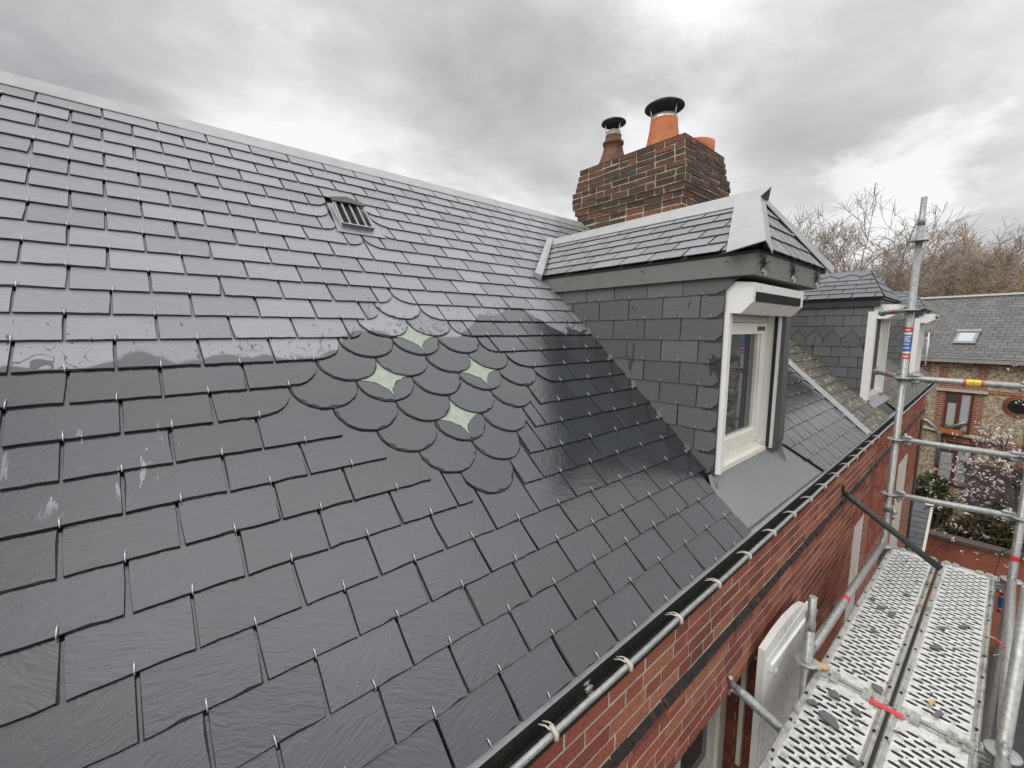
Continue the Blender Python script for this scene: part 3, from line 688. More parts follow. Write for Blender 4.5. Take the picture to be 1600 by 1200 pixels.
m.box(sx0+.075, 1.088, sz0+.085, sx0+.09, 1.12, sz1-.072); m.box(sx1-.09, 1.088, sz0+.085, sx1-.075, 1.12, sz1-.072); m.box(sx0+.09, 1.088, sz0+.085, sx1-.09, 1.12, sz0+.10)
for k in range(3): m.box(sx1-.16+k*.05, 1.069, sz1-.05, sx1-.125+k*.05, 1.072, sz1-.02, 0, 1)
for x in (2.63, 3.30): m.tube([(x, 1.055, -.80), (x+.05, 1.055, -.80)], .008, 8)
m.build('window_frame', ['cream', 'black'], dormer)
m = MB(); m.box(sx0+.07, 1.108, sz0+.08, sx1-.07, 1.118, sz1-.07); m.build('window_pane', 'glass', dormer)
# apron from the sill down to the gutter
m = MB()
m.add([(2.43, .80, -1.098), (3.93, .79, -1.106), (3.70, 1.00, -.905), (3.56, 1.045, -.862), (2.47, 1.045, -.862), (2.415, 1.0, -.915)], [(0, 1, 2, 3, 4, 5)])
m.add([(2.43, .80, -1.098), (3.93, .79, -1.106), (3.93, .788, -1.135), (2.43, .798, -1.13)], [(0, 3, 2, 1)])
m.add([(2.43, .80, -1.098), (2.415, 1.0, -.915), (2.415, 1.0, -.94), (2.43, .80, -1.125)], [(0, 1, 2, 3)])
m.add([(3.93, .79, -1.106), (3.70, 1.00, -.905), (3.70, 1.0, -.94), (3.93, .79, -1.135)], [(0, 3, 2, 1)])
m.tube([(3.945, .785, -1.10), (3.72, 1.0, -.898), (3.66, 1.02, -.87)], .008, 6, 0, 1)
m.build('sill_apron', ['apron', 'black'], dormer)

# ------------------------------------------------------------------ gutter
def gutter(x0, x1, parent, step=.362, first=.78, nm='gutter', bracketed=True):
    m = MB(); P = [(.818, -1.120), (.794, -1.122), (.779, -1.134), (.772, -1.160), (.767, -1.182), (.734, -1.187), (.718, -1.176), (.712, -1.14)]
    xs = [x0+(x1-x0)*i/60 for i in range(61)]
    o = len(m.v)
    for x in xs:
        for y, z in P: m.v.append(Vector((x, y, z)))
    n = len(P)
    for i in range(60):
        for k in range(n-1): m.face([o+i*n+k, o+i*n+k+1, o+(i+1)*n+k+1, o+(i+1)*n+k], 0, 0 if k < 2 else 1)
    m.tube([(x, .712+.001*math.sin(x*9), -1.130+.0015*math.sin(x*5.3)) for x in xs], .0098, 10, 0, 2)
    g = m.build(nm, ['zinc', 'moss', 'galv'], parent)
    return g
gut = gutter(-1.2, 5.86, house)
x = .42
while x < 5.8:
    m = MB(); a = random.uniform(-.01, .01)
    for dx in (-.008, .008): m.tube([(x+dx, .762, -1.135), (x+dx, .735, -1.118), (x+dx, .716, -1.116)], .0026, 6)
    m.tube([(x, .726, -1.1165), (x, .712, -1.1155), (x, .6985, -1.122), (x, .698, -1.136), (x, .706, -1.147)], [.004, .007, .0075, .007, .004], 6)
    m.build('gutter_clip', 'stone', gut); x += .362+random.uniform(-.02, .02)
m = MB()
rs = random.Random(4)
for i in range(420):
    x = rs.uniform(.2, 5.7); y = rs.gauss(.752, .010); s = rs.uniform(.004, .013)*(1.3 if rs.random() < .2 else 1)
    if math.sin(x*7)+math.sin(x*17+1)+rs.uniform(-1, 1) < -.3: continue
    m.lathe((x, min(.764, max(.722, y)), -1.187), [(s, 0), (s*.8, s*.6), (s*.3, s*1.0), (.0005, s*1.05)], 6, 0, 0)
kind(m.build('gutter_moss', 'moss', gut), 'stuff')
m = MB(); m.tube([(1.0, .812, -1.115), (1.0, .79, -1.135), (1.003, .77, -1.165), (1.0, .75, -1.182)], .004, 6); 
for q in range(5):
    t = q/5; m.box(.985, .745+.014*q, -1.188+.012*q, 1.017, .757+.014*q, -1.178+.0145*q, 0, 0, .001)
m.build('gutter_bracket', 'hook', gut)

# ------------------------------------------------------------------ front wall, laid brick by brick
YW = .735
def lay(mb, x0, x1, z0, z1, holes, y=YW, depth=.03, ph=.0665, bl=.225):
    r = 0; z = z1
    while z > z0:
        zb = z-ph; x = x0-random.uniform(0, bl); k = r % 2
        while x < x1:
            L_ = bl if random.random() < .62 else bl/2
            a, b = max(x, x0)+.0046, min(x+L_, x1)-.0046
            if b-a > .02:
                zm = (z+zb)/2; cut = False
                for (hx0, hx1, hz0, hz1) in holes:
                    if hz0 < zm < hz1:
                        if a >= hx0 and b <= hx1: cut = True
                        elif a < hx0 < b: b = hx0
                        elif a < hx1 < b: a = hx1
                if not cut and b-a > .015:
                    d = random.uniform(-.0014, .0003)
                    mb.box(a+random.uniform(-.0015, .0015), y+d, zb+.0048+random.uniform(-.0012, .0012), b+random.uniform(-.0015, .0015), y+depth, z-.0048+random.uniform(-.0012, .0012), random.random())
            x += L_
        z = zb; r += 1
WX = (1.22, 2.63); WZ = (-3.3, -1.87)
m = MB(); lay(m, -.6, X_END, -1.455, -1.195, [])
lay(m, -.6, X_END, -3.35, -1.556, [(WX[0], WX[1], WZ[0], WZ[1]), (5.18, 5.98, -5, -1.93)])
wall = m.build('wall', 'brick', house)
def wall_back(x0, x1, holes, parent, y=YW+.0010, zt=-1.205, zb=-7.2, mats=('mortar',)):
    m = MB(); xs = sorted({x0, x1, *[h[0] for h in holes], *[h[1] for h in holes]})
    for a, b in zip(xs, xs[1:]):
        h = [q for q in holes if q[0] <= a and q[1] >= b]
        if h: m.box(a, y, h[0][3], b, y+.28, zt); m.box(a, y, zb, b, y+.28, h[0][2])
        else: m.box(a, y, zb, b, y+.28, zt)
    return m.build('mortar_bed', list(mats), parent)
wall_back(-3, X_END, [(WX[0], WX[1], WZ[0], WZ[1]), (5.18, 5.98, -5, -1.90)], wall)
m = MB(); m.box(-3, YW+.29, -7.2, X_END, 5.9, -1.25); m.build('house_core', 'mortar', house)
# slim projecting string course, black with soot on its sloping top
def string_course(x0, x1, parent):
    m = MB(); x = x0
    while x < x1:
        L_ = .225 if random.random() < .6 else .112; b = min(x+L_, x1)-.004; a = x+.004; d = random.uniform(-.004, .003); r = random.random(); q = random.uniform(-.003, .003)
        m.add([(a, YW, -1.464+q), (b, YW, -1.464+q), (b, YW-.020+d, -1.474+q), (a, YW-.020+d, -1.474+q), (a, YW-.026+d, -1.488), (b, YW-.026+d, -1.488), (b, YW-.024+d, -1.522), (a, YW-.024+d, -1.522), (a, YW+.02, -1.526), (b, YW+.02, -1.526)],
              [(0, 3, 2, 1), (3, 4, 5, 2)], r, 1)
        o = len(m.v)-10; m.face([o+4, o+7, o+6, o+5], r, 0); m.face([o+7, o+8, o+9, o+6], r, 0); m.face([o, o+8, o+7, o+4], r, 0); m.face([o+1, o+5, o+6, o+9], r, 0)
        x += L_
    x = x0
    while x < x1: m.box(x+.004, YW-.006+random.uniform(-.003, .003), -1.556, min(x+.225, x1)-.004, YW+.02, -1.534, random.random(), 1, .002); x += .225  # dark course: shadow under the ledge painted in with the ledge colour
    m.box(x0, YW+.0, -1.56, x1, YW+.02, -1.465, 0, 2)
    return m.build('string_course', ['brick', 'ledge', 'mortar'], parent)
string_course(-.6, X_END, house)
# near window in its deep reveal
m = MB(); lay2 = MB()
z = WZ[1]; r = 0
while z > -3.3:                                              # far jamb, bricks seen end on
    y = YW+.004+(.0 if r % 2 else -.11)
    while y < .93:
        a, b = max(y, YW+.004), min(y+.225, .93)
        if b-a > .02: lay2.box(WX[1]-.006+random.uniform(-.002, .002), a+.003, z-.0628, WX[1]+.02, b-.003, z-.0038, random.uniform(0, .5), 0, .0015)
        y += .225
    z -= .0665; r += 1
lay2.build('window_jamb', 'brick', house)
m.box(WX[0], .905, WZ[1]-.075, WX[1]-.02, .97, WZ[1]-.005); m.box(WX[1]-.11, .905, -3.3, WX[1]-.015, .97, WZ[1]-.075); m.box(WX[1]-.175, .925, -3.3, WX[1]-.11, .97, WZ[1]-.10); m.box(2.35, .925, WZ[1]-.16, WX[1]-.175, .97, WZ[1]-.075)
m.box(WX[0], .925, -2.75, WX[1]-.175, .97, -2.68); m.box(1.92, .91, -3.3, 2.02, .97, WZ[1]-.075)
win = m.build('window', 'cream', house)
m = MB(); m.box(WX[0], .95, -3.3, WX[1]-.17, .96, WZ[1]-.08); m.build('pane', 'glass', win)
m = MB(); m.box(WX[1]-.05, YW+.06, -2.72, WX[1]-.018, YW+.085, WZ[1]-.04); m.build('blind_rail', 'cream', win)
m = MB(); m.tube([(2.60, .80, -1.95), (2.60, .70, -1.955), (2.60, .665, -1.975)], .010, 6); m.lathe((2.61, .665, -2.0), [(.0, .05), (.02, .045), (.022, 0), (.0, -.005)], 8); m.build('shutter_stay', 'white', win)
# open shutter: boarded leaf with arched head and batten
fs = frame((0, .655, 0), (1, 0, 0), (0, 0, 1))
sh = [(2.40, -3.4), (3.22, -3.4), (3.22, -1.845), (3.15, -1.80), (3.0, -1.757), (2.8, -1.728), (2.6, -1.722), (2.40, -1.735)]
m = MB(); m.prism(sh, fs, -.035, 0)
for k in range(17):
    x = 2.44+k*.046
    m.box(x, .6525, -3.4, x+.040, .662, -1.815, 0)
m.add([(2.50, .656, -1.865), (3.17, .656, -1.905), (3.17, .656, -1.955), (2.50, .656, -1.915), (2.50, .640, -1.87), (3.17, .640, -1.91), (3.17, .640, -1.95), (2.50, .640, -1.91)], [(4, 7, 6, 5), (0, 4, 5, 1), (3, 2, 6, 7), (0, 3, 7, 4), (1, 5, 6, 2)])
shut = m.build('shutter', 'white', house); lab(shut, 'white boarded shutter leaf with curved head, folded open')
m = MB(); m.box(3.17, .60, -1.90, 3.25, .655, -1.86); m.tube([(3.26, .64, -1.93), (3.26, .64, -1.84)], .014, 8); m.build('hinge', 'galv', shut)
# blind arched panel, painted white
def panel(x0, x1, zs, za, parent, zb=-5.2):
    m = MB(); f = frame((0, YW+.008, 0), (1, 0, 0), (0, 0, 1)); c = (x0+x1)/2
    pts = [(x0, zb), (x1, zb)]+[(x1-(x1-x0)*k/10, zs+(za-zs)*math.sin(math.pi*k/10)) for k in range(11)]
    m.prism(pts, f, -.02, 0); return m.build('blind_window', 'whitebrick', parent)
panel(5.12, 6.0, -2.02, -1.93, house)
# arch bricks (soldier course) over it
m = MB()
for k in range(13):
    x = 5.13+k*.067; m.box(x, YW-.004, -1.93, x+.060, YW+.05, -1.735, random.random(), 0, .002)
m.build('brick_arch', 'brick', house)

# ------------------------------------------------------------------ chimney
ch = MB(); mort = MB()
cx0, cx1, cy0, cy1 = 4.215, 5.13, 2.21, 3.56
zt = 1.955; ph = .0668
offs = [.0, .012, .022, .036, .062, .066, .060, .040, .016] + [0]*14
for r, o in enumerate(offs):
    z1 = zt-ph*r; z0 = z1-ph; o = o*.95
    for side in range(2):
        # face toward -X (length along y) and face toward -Y (length along x)
        a0, a1 = ((cy0-o, cy1+o) if side == 0 else (cx0-o, cx1+o))
        x = a0-(.0 if r % 2 else .11)
        while x < a1:
            L_ = .22 if random.random() < .75 else .11
            a, b = max(x, a0), min(x+L_, a1)
            if b-a > .03:
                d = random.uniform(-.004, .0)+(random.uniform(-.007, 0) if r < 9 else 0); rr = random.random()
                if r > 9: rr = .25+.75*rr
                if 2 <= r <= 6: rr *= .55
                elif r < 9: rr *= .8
                if side == 0: ch.box(cx0-o+d, a+.008, z0+.009, cx0+.16, b-.008, z1-.009, rr, 0, .0045)
                else: ch.box(a+.008, cy0-o+d, z0+.009, b-.008, cy0+.16, z1-.009, rr, 0, .0045)
            x += L_
    mort.box(cx0-o+.004, cy0-o+.004, z0-.002, cx1+o-.004, cy1+o-.004, z1-.002+.0, 0)
chim = ch.build('chimney', 'brick_old', house)
mort.build('mortar_bed', 'mortar_dark', chim)
m = MB(); m.add([(cx0-.005, cy0-.005, zt), (cx1, cy0-.005, zt), (cx1, cy1, zt), (cx0-.005, cy1, zt), (cx0+.2, cy0+.25, zt+.06), (cx1-.2, cy0+.25, zt+.06), (cx1-.2, cy1-.2, zt+.07), (cx0+.2, cy1-.2, zt+.07)],
     [(0, 1, 5, 4), (1, 2, 6, 5), (2, 3, 7, 6), (3, 0, 4, 7), (4, 5, 6, 7)]); m.build('flaunching', 'cement', chim)
def pot(c, prof, nm, mat, tilt=None): m = MB(); m.lathe(c, prof, 24, 0, 0, tilt); return m.build(nm, mat, chim)
def cowl(c, rad, h, legs, coll, nm='cowl'):
    m = MB(); c = Vector(c)
    m.lathe(c, [(rad*1.0, h), (rad*.99, h+.012), (rad*.75, h+rad*.20), (rad*.4, h+rad*.34), (.002, h+rad*.38)], 28, 0, 0)
    m.lathe(c, [(rad*.98, h+.002), (rad*.5, h+rad*.12), (.002, h+rad*.14)], 28, 0, 0)
    for k in range(legs):
        a = 2*math.pi*k/legs+.4; d = Vector((math.cos(a), math.sin(a), 0)); m.tube([c+d*coll+Vector((0, 0, -.02)), c+d*(coll+.02)+Vector((0, 0, h+.012))], .0065, 6, 0, 1)
    m.lathe(c, [(coll, -.035), (coll+.003, -.034), (coll+.003, .03), (coll-.006, .03), (coll-.02, -.03)], 24, 0, 1)
    return m.build(nm, ['cowl', 'hook'], chim)
pot((4.60, 3.35, 1.99), [(.205, 0), (.205, .02), (.135, .19), (.108, .30), (.128, .31), (.130, .335), (.102, .34), (.097, .40), (.085, .41), (.085, .36)], 'chimney_pot', 'rustpot')
cowl((4.60, 3.35, 2.41), .150, .14, 3, .085)
m = MB(); m.lathe((4.6, 3.35, 2.40), [(.10, 0), (.085, .05), (.04, .085), (.001, .09)], 12); m.build('spark_guard', 'cement', chim)
pot((4.62, 2.68, 1.99), [(.205, 0), (.205, .03), (.175, .16), (.155, .27), (.148, .36), (.138, .36), (.138, .30)], 'chimney_pot', 'terracotta')
cowl((4.62, 2.68, 2.36), .215, .125, 3, .140)
pot((4.95, 2.42, 1.96), [(.155, 0), (.150, .10), (.135, .185), (.12, .185), (.12, .1)], 'chimney_pot', 'terracotta', Matrix.Rotation(R(12), 3, 'X'))
pot((4.52, 3.03, 1.95), [(.085, 0), (.085, .11), (.07, .11), (.07, .05)], 'chimney_pot', 'terracotta')

# ================================================================== NEIGHBOUR HOUSE
nb = thing('neighbour_house', (9.2, 3.4, -7.2), 'brick house beyond the zinc strip, mossy old slate roof and two small dormers', 'house')
NX0, NX1 = 5.80, 13.6
rm = MB()
def nskip(x, t, a, b): return (a > 6.95 and b < 8.0 and t < 1.6) or (a > 11.8 and b < 12.6 and t < 1.6)
slate_field(rm, None, (-5, 20), NX0, NX1, .22, SC, S0+.07, T0, cuts=[(0, 1, 3.40)], skip=nskip, jit=.012, lift=.004, j=.003, nb=4, tilt=2.8)
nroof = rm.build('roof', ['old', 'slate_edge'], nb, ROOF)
m = MB(); m.prism([(NX0-.02, -.15), (NX1, -.15), (NX1, 3.40), (NX0-.02, 3.40)], ROOF, -.05, -.006)
m.add([(NX0, ry, rz_-.01), (NX1, ry, rz_-.01), (NX1, ry+2.65, rz_-2.4), (NX0, ry+2.65, rz_-2.4)], [(0, 1, 2, 3)]); m.build('roof_underlay', 'black', nroof)
m = MB()     # zinc strip between the two roofs
m.add([ROOF @ Vector((x, t, z)) for t in (-.16, 1.0, 2.2, 3.4) for x, z in ((5.695, .018), (5.725, .05), (5.765, .052), (5.815, .022))],
      [(4*i+k, 4*i+k+1, 4*i+k+5, 4*i+k+4) for i in range(3) for k in range(3)]+[(0, 4-4, 1, 2, 3)][:0]+[(3, 2, 1, 0)])
m.build('verge_strip', 'zinc_light', nb)
gutter(5.90, NX1+.1, nb)
m = MB(); lay(m, X_END+.003, 10.9, -1.455, -1.195, []); lay(m, X_END+.003, 10.9, -2.6, -1.56, [(X_END-.1, 6.0, -5, -1.93), (8.15, 9.3, -5, -1.93)])
nw = m.build('wall', 'brick', nb); MTb = tex_brick('plain_red_brick', (.37, .10, .06), (.29, .075, .046), (.52, .46, .38), 1, .007, (.225, .0665), 'xz', ((.06, .03, .025), .3)); MT['wallbrick'] = MTb
m = MB(); m.box(X_END+.003, YW+.0010, -7.2, 8.15, YW+.28, -1.205); m.box(9.3, YW+.0010, -7.2, 10.9, YW+.28, -1.205); m.box(8.15, YW+.0010, -1.93, 9.3, YW+.28, -1.205); m.box(10.9, 1.02, -7.2, 13.3, 1.3, -1.205); m.box(8.15, YW+.1, -7.2, 9.3, YW+.28, -1.93); m.box(X_END+.003, YW+.29, -7.2, 10.85, 5.9, -1.25); m.box(10.85, 1.3, -7.2, 13.25, 5.9, -1.25)
m.build('brickwork', 'wallbrick', nw)
string_course(X_END+.003, 10.9, nb)
panel(8.15, 9.3, -2.02, -1.91, nb)
m = MB(); m.tube([(10.62, YW-.02, -1.62), (10.62, YW-.02, -7.2)], .018, 8); m.build('downpipe', 'zinc_dark', nb)
def old_dormer(x0, x1, yf, zl, zh, blind):
    B = MB(); xc = (x0+x1)/2; ez, rz2 = zh+.165, zh+.575
    yb_ = roof_y(ez)+.05
    B.box(x0+.015, yf+.05, zl-.1, x1-.015, yb_, ez-.01)
    d = B.build('dormer', 'black', nb)
    f = frame((x0, 0, 0), (0, -1, 0), (0, 0, 1)); c = MB()
    slate_field(c, None, (0, 9), -2.7, -yf, .2, .135, -yf, zl-.12, cuts=[cut_roof, (0, 1, ez)], j=.001, nb=3, pointed=(7,))
    c.build('dormer_cheek', ['cheek', 'slate_edge'], d, f)
    c = MB(); slate_field(c, None, (0, 9), x1-.12, x1+.03, .16, .135, x1, zl-.12, cuts=[(0, 1, ez)], j=.001, nb=3); 
    c.build('dormer_front', 'cheek', d, frame((0, yf+.02, 0), (1, 0, 0), (0, 0, 1)))
    o = .07; xl, xr_ = x0-o, x1+o+.1; ye, yr = yf-.09, yf+.18
    s_ = math.hypot(xc-xl, rz2-ez); fn = frame((xl, 0, ez), (0, -1, 0), (xc-xl, 0, rz2-ez)); hh = math.hypot(yr-ye, rz2-ez); ff = frame((0, ye, ez), (1, 0, 0), (0, yr-ye, rz2-ez)); fr_ = frame((xr_, 0, ez), (0, 1, 0), (xc-xr_, 0, rz2-ez))
    cc = [line((-ye, 0), (-yr, s_), (-2, .1)), (0, 1, s_)]
    q = MB(); slate_field(q, None, (0, 5), -3.0, -ye, .24, .125, -.9, 0, cuts=cc, lift=.004, nb=3, pointed=(5,), jit=.015, j=.003)
    q.build('dormer_roof', ['old2', 'slate_edge'], d, fn)
    q = MB(); cc = [line((xl, 0), (xc, hh), (xc, .1)), line((xr_, 0), (xc, hh), (xc, .1)), (0, 1, hh)]
    slate_field(q, None, (0, 4), xl, xr_, .2, .125, xl, 0, cuts=cc, lift=.004, nb=3); q.build('dormer_hip', ['old2', 'slate_edge'], d, ff)
    q = MB(); q.prism([(ye, 0), (2.9, 0), (2.9, s_), (yr, s_)], fr_, -.015, .01); q.prism([(-2.9, .003), (-ye-.005, .003), (-yr, s_-.003), (-2.9, s_-.003)], fn, -.02, -.003); q.prism([(xl+.008, .003), (xr_-.008, .003), (xc, hh-.003)], ff, -.02, -.003)
    q.prism([(xl+.03, ye+.03), (xr_-.03, ye+.03), (xr_-.03, 2.6), (xl+.03, 2.6)], frame((0, 0, ez-.10), (1, 0, 0), (0, 1, 0)), 0, .08)
    q.build('roof_boarding', 'zinc_dark', d)
    q = MB(); pr2 = [(yf+.04, zh-.09), (yf-.13, zh-.09), (yf-.22, zh-.03), (yf-.22, zh+.08), (yf+.04, zh+.09)]
    A = [(x0+.02, y, z) for y, z in pr2]; Z = [(x1-.12, y, z) for y, z in pr2]
    q.add(A+Z, [(0, 1, 2, 3, 4), (9, 8, 7, 6, 5)]+[(i, 5+i, 5+(i+1) % 5, (i+1) % 5) for i in range(5)]); q.box(x0+.30, yf-.224, zh-.01, x1-.25, yf-.219, zh+.05, 0, 1)
    q.build('shutter_box', ['white', 'black'], d)
    q = MB(); q.box(x0-.02, yf-.03, zl, x0+.09, yf+.05, zh); q.box(x1-.18, yf-.03, zl, x1-.12, yf+.05, zh); q.box(x0+.09, yf+.0, zl, x1-.18, yf+.05, zl+.06); q.box(x0+.09, yf+.09, zl+.06, x0+.16, yf+.12, zh); q.box(x1-.30, yf+.045, zl+.06, x1-.18, yf+.12, zh, 0, 1)
    wf = q.build('window_frame', ['white', 'cream'], d)
    q = MB()
    if blind:
        for k in range(24): q.box(x0+.09, yf+.02, zl+.08+k*(zh-zl-.1)/24, x1-.18, yf+.034, zl+.08+(k+.8)*(zh-zl-.1)/24)
        q.build('shutter_slats', 'white', d)
    else:
        q.box(x0+.16, yf+.10, zl+.06, x1-.30, yf+.11, zh); q.build('window_pane', 'glass', d)
    q = MB(); q.add([(x0+.02, yf+.0, zl+.01), (x1-.12, yf+.0, zl+.01), (x1-.06, yf-.11, zl-.085), (x0-.04, yf-.11, zl-.085), (x0-.04, yf-.11, zl-.11), (x1-.06, yf-.11, zl-.11)], [(0, 3, 2, 1), (3, 4, 5, 2)]); q.build('sill_apron', 'zinc', d)
    return d
old_dormer(6.94, 8.18, 1.02, -.90, .235, False)
old_dormer(11.68, 12.75, 1.02, -.88, .235, True)

# ================================================================== SCAFFOLD
SA = R(-1.4); SO = Vector((2.75, .17, -1.93))
def sc(u, v, z=0): return (SO.x+u*math.cos(SA)-v*math.sin(SA), SO.y+u*math.sin(SA)+v*math.cos(SA), SO.z+z)
FR_S = Matrix.Translation(SO) @ Matrix.Rotation(SA, 4, 'Z')
scaf = thing('scaffold', (3.8, .1, -7.2), 'galvanised tube scaffold standing along the brick wall, with tagged guard rails', 'scaffold')
TR = .0242
def rosette(mb, P, n=8):
    P = Vector(P); mb.lathe(P, [(TR, .006), (.056, .005), (.061, .002), (.061, -.004), (TR, -.005)], 24)
def coupler(mb, P, d):
    P = Vector(P); d = Vector(d).normalized(); s = d.cross(Vector((0, 0, 1)))
    for k in (-1, 1):
        c = P+d*.068
        pts = [P+d*.030+Vector((0, 0, .022*k)), P+d*.085+Vector((0, 0, .03*k)), P+d*.10+Vector((0, 0, .01*k))]
        mb.tube(pts, [.012, .016, .018], 6)
    mb.tube([P+d*.058+Vector((0, 0, .06)), P+d*.06+Vector((0, 0, -.065))], [.011, .006], 6)
def standard(u, v, z0, z1, ros, spig=None, label=None, xy=None):
    P = xy or sc(u, v)[:2]; m = MB(); top = z1-(spig or 0)
    m.tube([(P[0], P[1], z0), (P[0], P[1], top)], TR, 20)
    if spig: m.tube([(P[0], P[1], top-.002), (P[0], P[1], top+.05), (P[0], P[1], top+.06), (P[0], P[1], z1)], [TR*1.02, TR*1.02, .0195, .0195], 18)
    for z in ros: rosette(m, (P[0], P[1], z))
    o = m.build('standard', 'galv', scaf)
    return P
PF = (4.80, .47)
standard(0, 0, -7.15, 1.06, [.72, .165, -.40, -.93, -1.42, -1.90], .22, xy=PF)
PN = standard(-.03, .362, -7.15, -1.50, [-1.90], .20)
PR = standard(2.10, -.385, -7.15, .6, [-.40, -.93, -1.40, -1.9])
PRn = standard(.03, -.375, -7.15, -1.1, [-1.9])
m = MB(); P = sc(2.2, -.30); m.tube([(P[0], P[1], -1.95), (P[0], P[1], -7.1)], .021, 16); m.build('standard', 'galv', scaf)
def rail(a, b, nm='guard_rail', rad=TR, mat='galv', heads=True):
    a, b = Vector(a), Vector(b); d = (b-a).normalized(); m = MB()
    m.tube([a+d*.03, a+d*.09, a+d*.10, b-d*.10, b-d*.09, b-d*.03], [rad*.7, rad*.8, rad, rad, rad*.8, rad*.7] if heads else rad, 16)
    if heads: coupler(m, a, d); coupler(m, b, -d)
    return m.build(nm, mat, scaf)
ends = []
for z0, z1 in ((-.40, -.415), (-.93, -.94), (-1.42, -1.40)):
    ends.append(rail((*PF, z0), (PR[0], PR[1], z1)))
# ledger beside the deck, with its red band
led = rail((*PN, -1.87), (*PF, -1.87), 'ledger')
def band(a, b, t0, t1, mat, nm, par=None, rad=TR+.0008):
    a, b = Vector(a), Vector(b); m = MB(); m.tube([a.lerp(b, t0), a.lerp(b, t1)], rad, 18, cap=False); return m.build(nm, mat, par or scaf)
band((*PN, -1.87), (*PF, -1.87), .375, .40, 'red', 'tape_band', led)
# outer ledgers
for z in (-1.87,): rail((*PRn, z), (*PR, z), 'ledger'); rail((PRn[0]-2.07, PRn[1]+.05, z), (*PRn, z), 'ledger')
for z in (-1.965,): rail((*PN, z), (*PRn, z), 'transom'); rail((*PF, z), (*PR, z), 'transom')
# short swung tubes on the tall standard
def stub(z, L_, nm='swung_rail'):
    a = Vector((*PF, z)); d = Vector((math.cos(R(24.4)), math.sin(R(24.4)), 0)); b = a+d*L_; m = MB()
    m.tube([a+d*.03, a+d*.09, a+d*.1, b-d*.03], [TR*.7, TR*.85, TR*.9, TR*.9], 14); m.tube([b-d*.045, b-d*.03, b, b+d*.004], [TR, TR*1.25, TR*1.3, TR*1.0], 14)
    coupler(m, a, d); m.tube([b+Vector((0, 0, .02)), b+Vector((0, 0, .05))], .008, 6); o = m.build(nm, 'galv', scaf)
    band(a, b, .48, .56, 'red', 'tape_band', o, TR*.93)
stub(.165, .62); stub(-.40, .60)
# stickers
def wrap(a, b, t0, t1, mat, parts, nm, ang0, ang1, rad=TR+.001):
    """printed sticker wrapped round part of a tube; parts = (mat index, s0, s1, h0, h1) rectangles on it"""
    a, b = Vector(a), Vector(b); d = (b-a).normalized(); ref = Vector((0, 0, 1)) if abs(d.z) < .9 else Vector((-1, 0, 0)); e1 = (ref-d*ref.dot(d)).normalized(); e2 = d.cross(e1); m = MB()
    def patch(s0, s1, h0, h1, rr, mi, n=10):
        o = len(m.v)
        for k in range(n+1):
            t = ang0+(ang1-ang0)*(s0+(s1-s0)*k/n)
            for h in (h0, h1): m.v.append(a.lerp(b, t0+(t1-t0)*h)+(e1*math.cos(t)+e2*math.sin(t))*rr)
        for k in range(n): m.face([o+2*k, o+2*k+1, o+2*k+3, o+2*k+2], 0, mi, True)
    patch(0, 1, 0, 1, rad, 0)
    for (mi, s0, s1, h0, h1) in parts: patch(s0, s1, h0, h1, rad+.0009, mi, max(3, int(16*(s1-s0))))
    return m.build(nm, mat, scaf)
st = [(1, 0, 1, 0, .16), (1, 0, 1, .84, 1), (2, 0, 1, .23, .77)]
st += [(0, .36+.05*k, .395+.05*k, .89, .94) for k in range(5)] + [(0, .34+.055*k, .38+.055*k, .04, .10) for k in range(6)]
for row, h in enumerate((.68, .61, .54, .44, .32)):
    for k in range(6-(row % 2)): st.append((0, .34+.055*k, .378+.055*k, h, h+.045))
wrap((*PF, -.235), (*PF, .025), 0, 1, ['paper', 'red', 'blue'], st, 'sticker', R(-150), R(150))
a, b = Vector((*PF, -.40)), Vector((PR[0], PR[1], -.415))
ys = [(1, 0, 1, 0, .15), (1, 0, 1, .85, 1), (2, .1, .9, .16, .84)] + [(3, .42, .58, .28+.06*k, .31+.06*k) for k in (0, 1, 6, 7)] + [(3, .40, .44, .44, .56), (3, .56, .60, .44, .56), (3, .40, .60, .44, .46), (3, .40, .60, .54, .56)] + [(0, .3, .7, .05, .07), (0, .3, .7, .93, .95)]
wrap(a, b, .47, .62, ['paper', 'red', 'yellow', 'black'], ys, 'sticker', R(-10), R(170))
band((*PR, -1.74), (*PR, -1.70), 0, 1, 'red', 'tape_band')
wrap((PR[0]+.09, PR[1]+.02, -2.22), (PR[0]+.09, PR[1]+.02, -2.05), 0, 1, ['paper', 'red', 'blue'], st[:3], 'sticker', R(-150), R(150))
m = MB(); P = Vector((PRn[0]+.9, PRn[1]+.01, -1.87)); 
m.tube([P+Vector((.0, .07, .03)), P+Vector((.02, .03, .035)), P+Vector((0, -.005, .028)), P+Vector((-.03, -.028, 0)), P+Vector((-.06, .0, -.02)), P+Vector((-.12, .02, .0))], .0035, 6)
m.tube([P+Vector((.03, .035, .03)), P+Vector((0, 0, .031)), P+Vector((-.02, -.025, .02))], .006, 6, 0, 1); m.build('wire_tie', ['galv', 'red'], scaf)
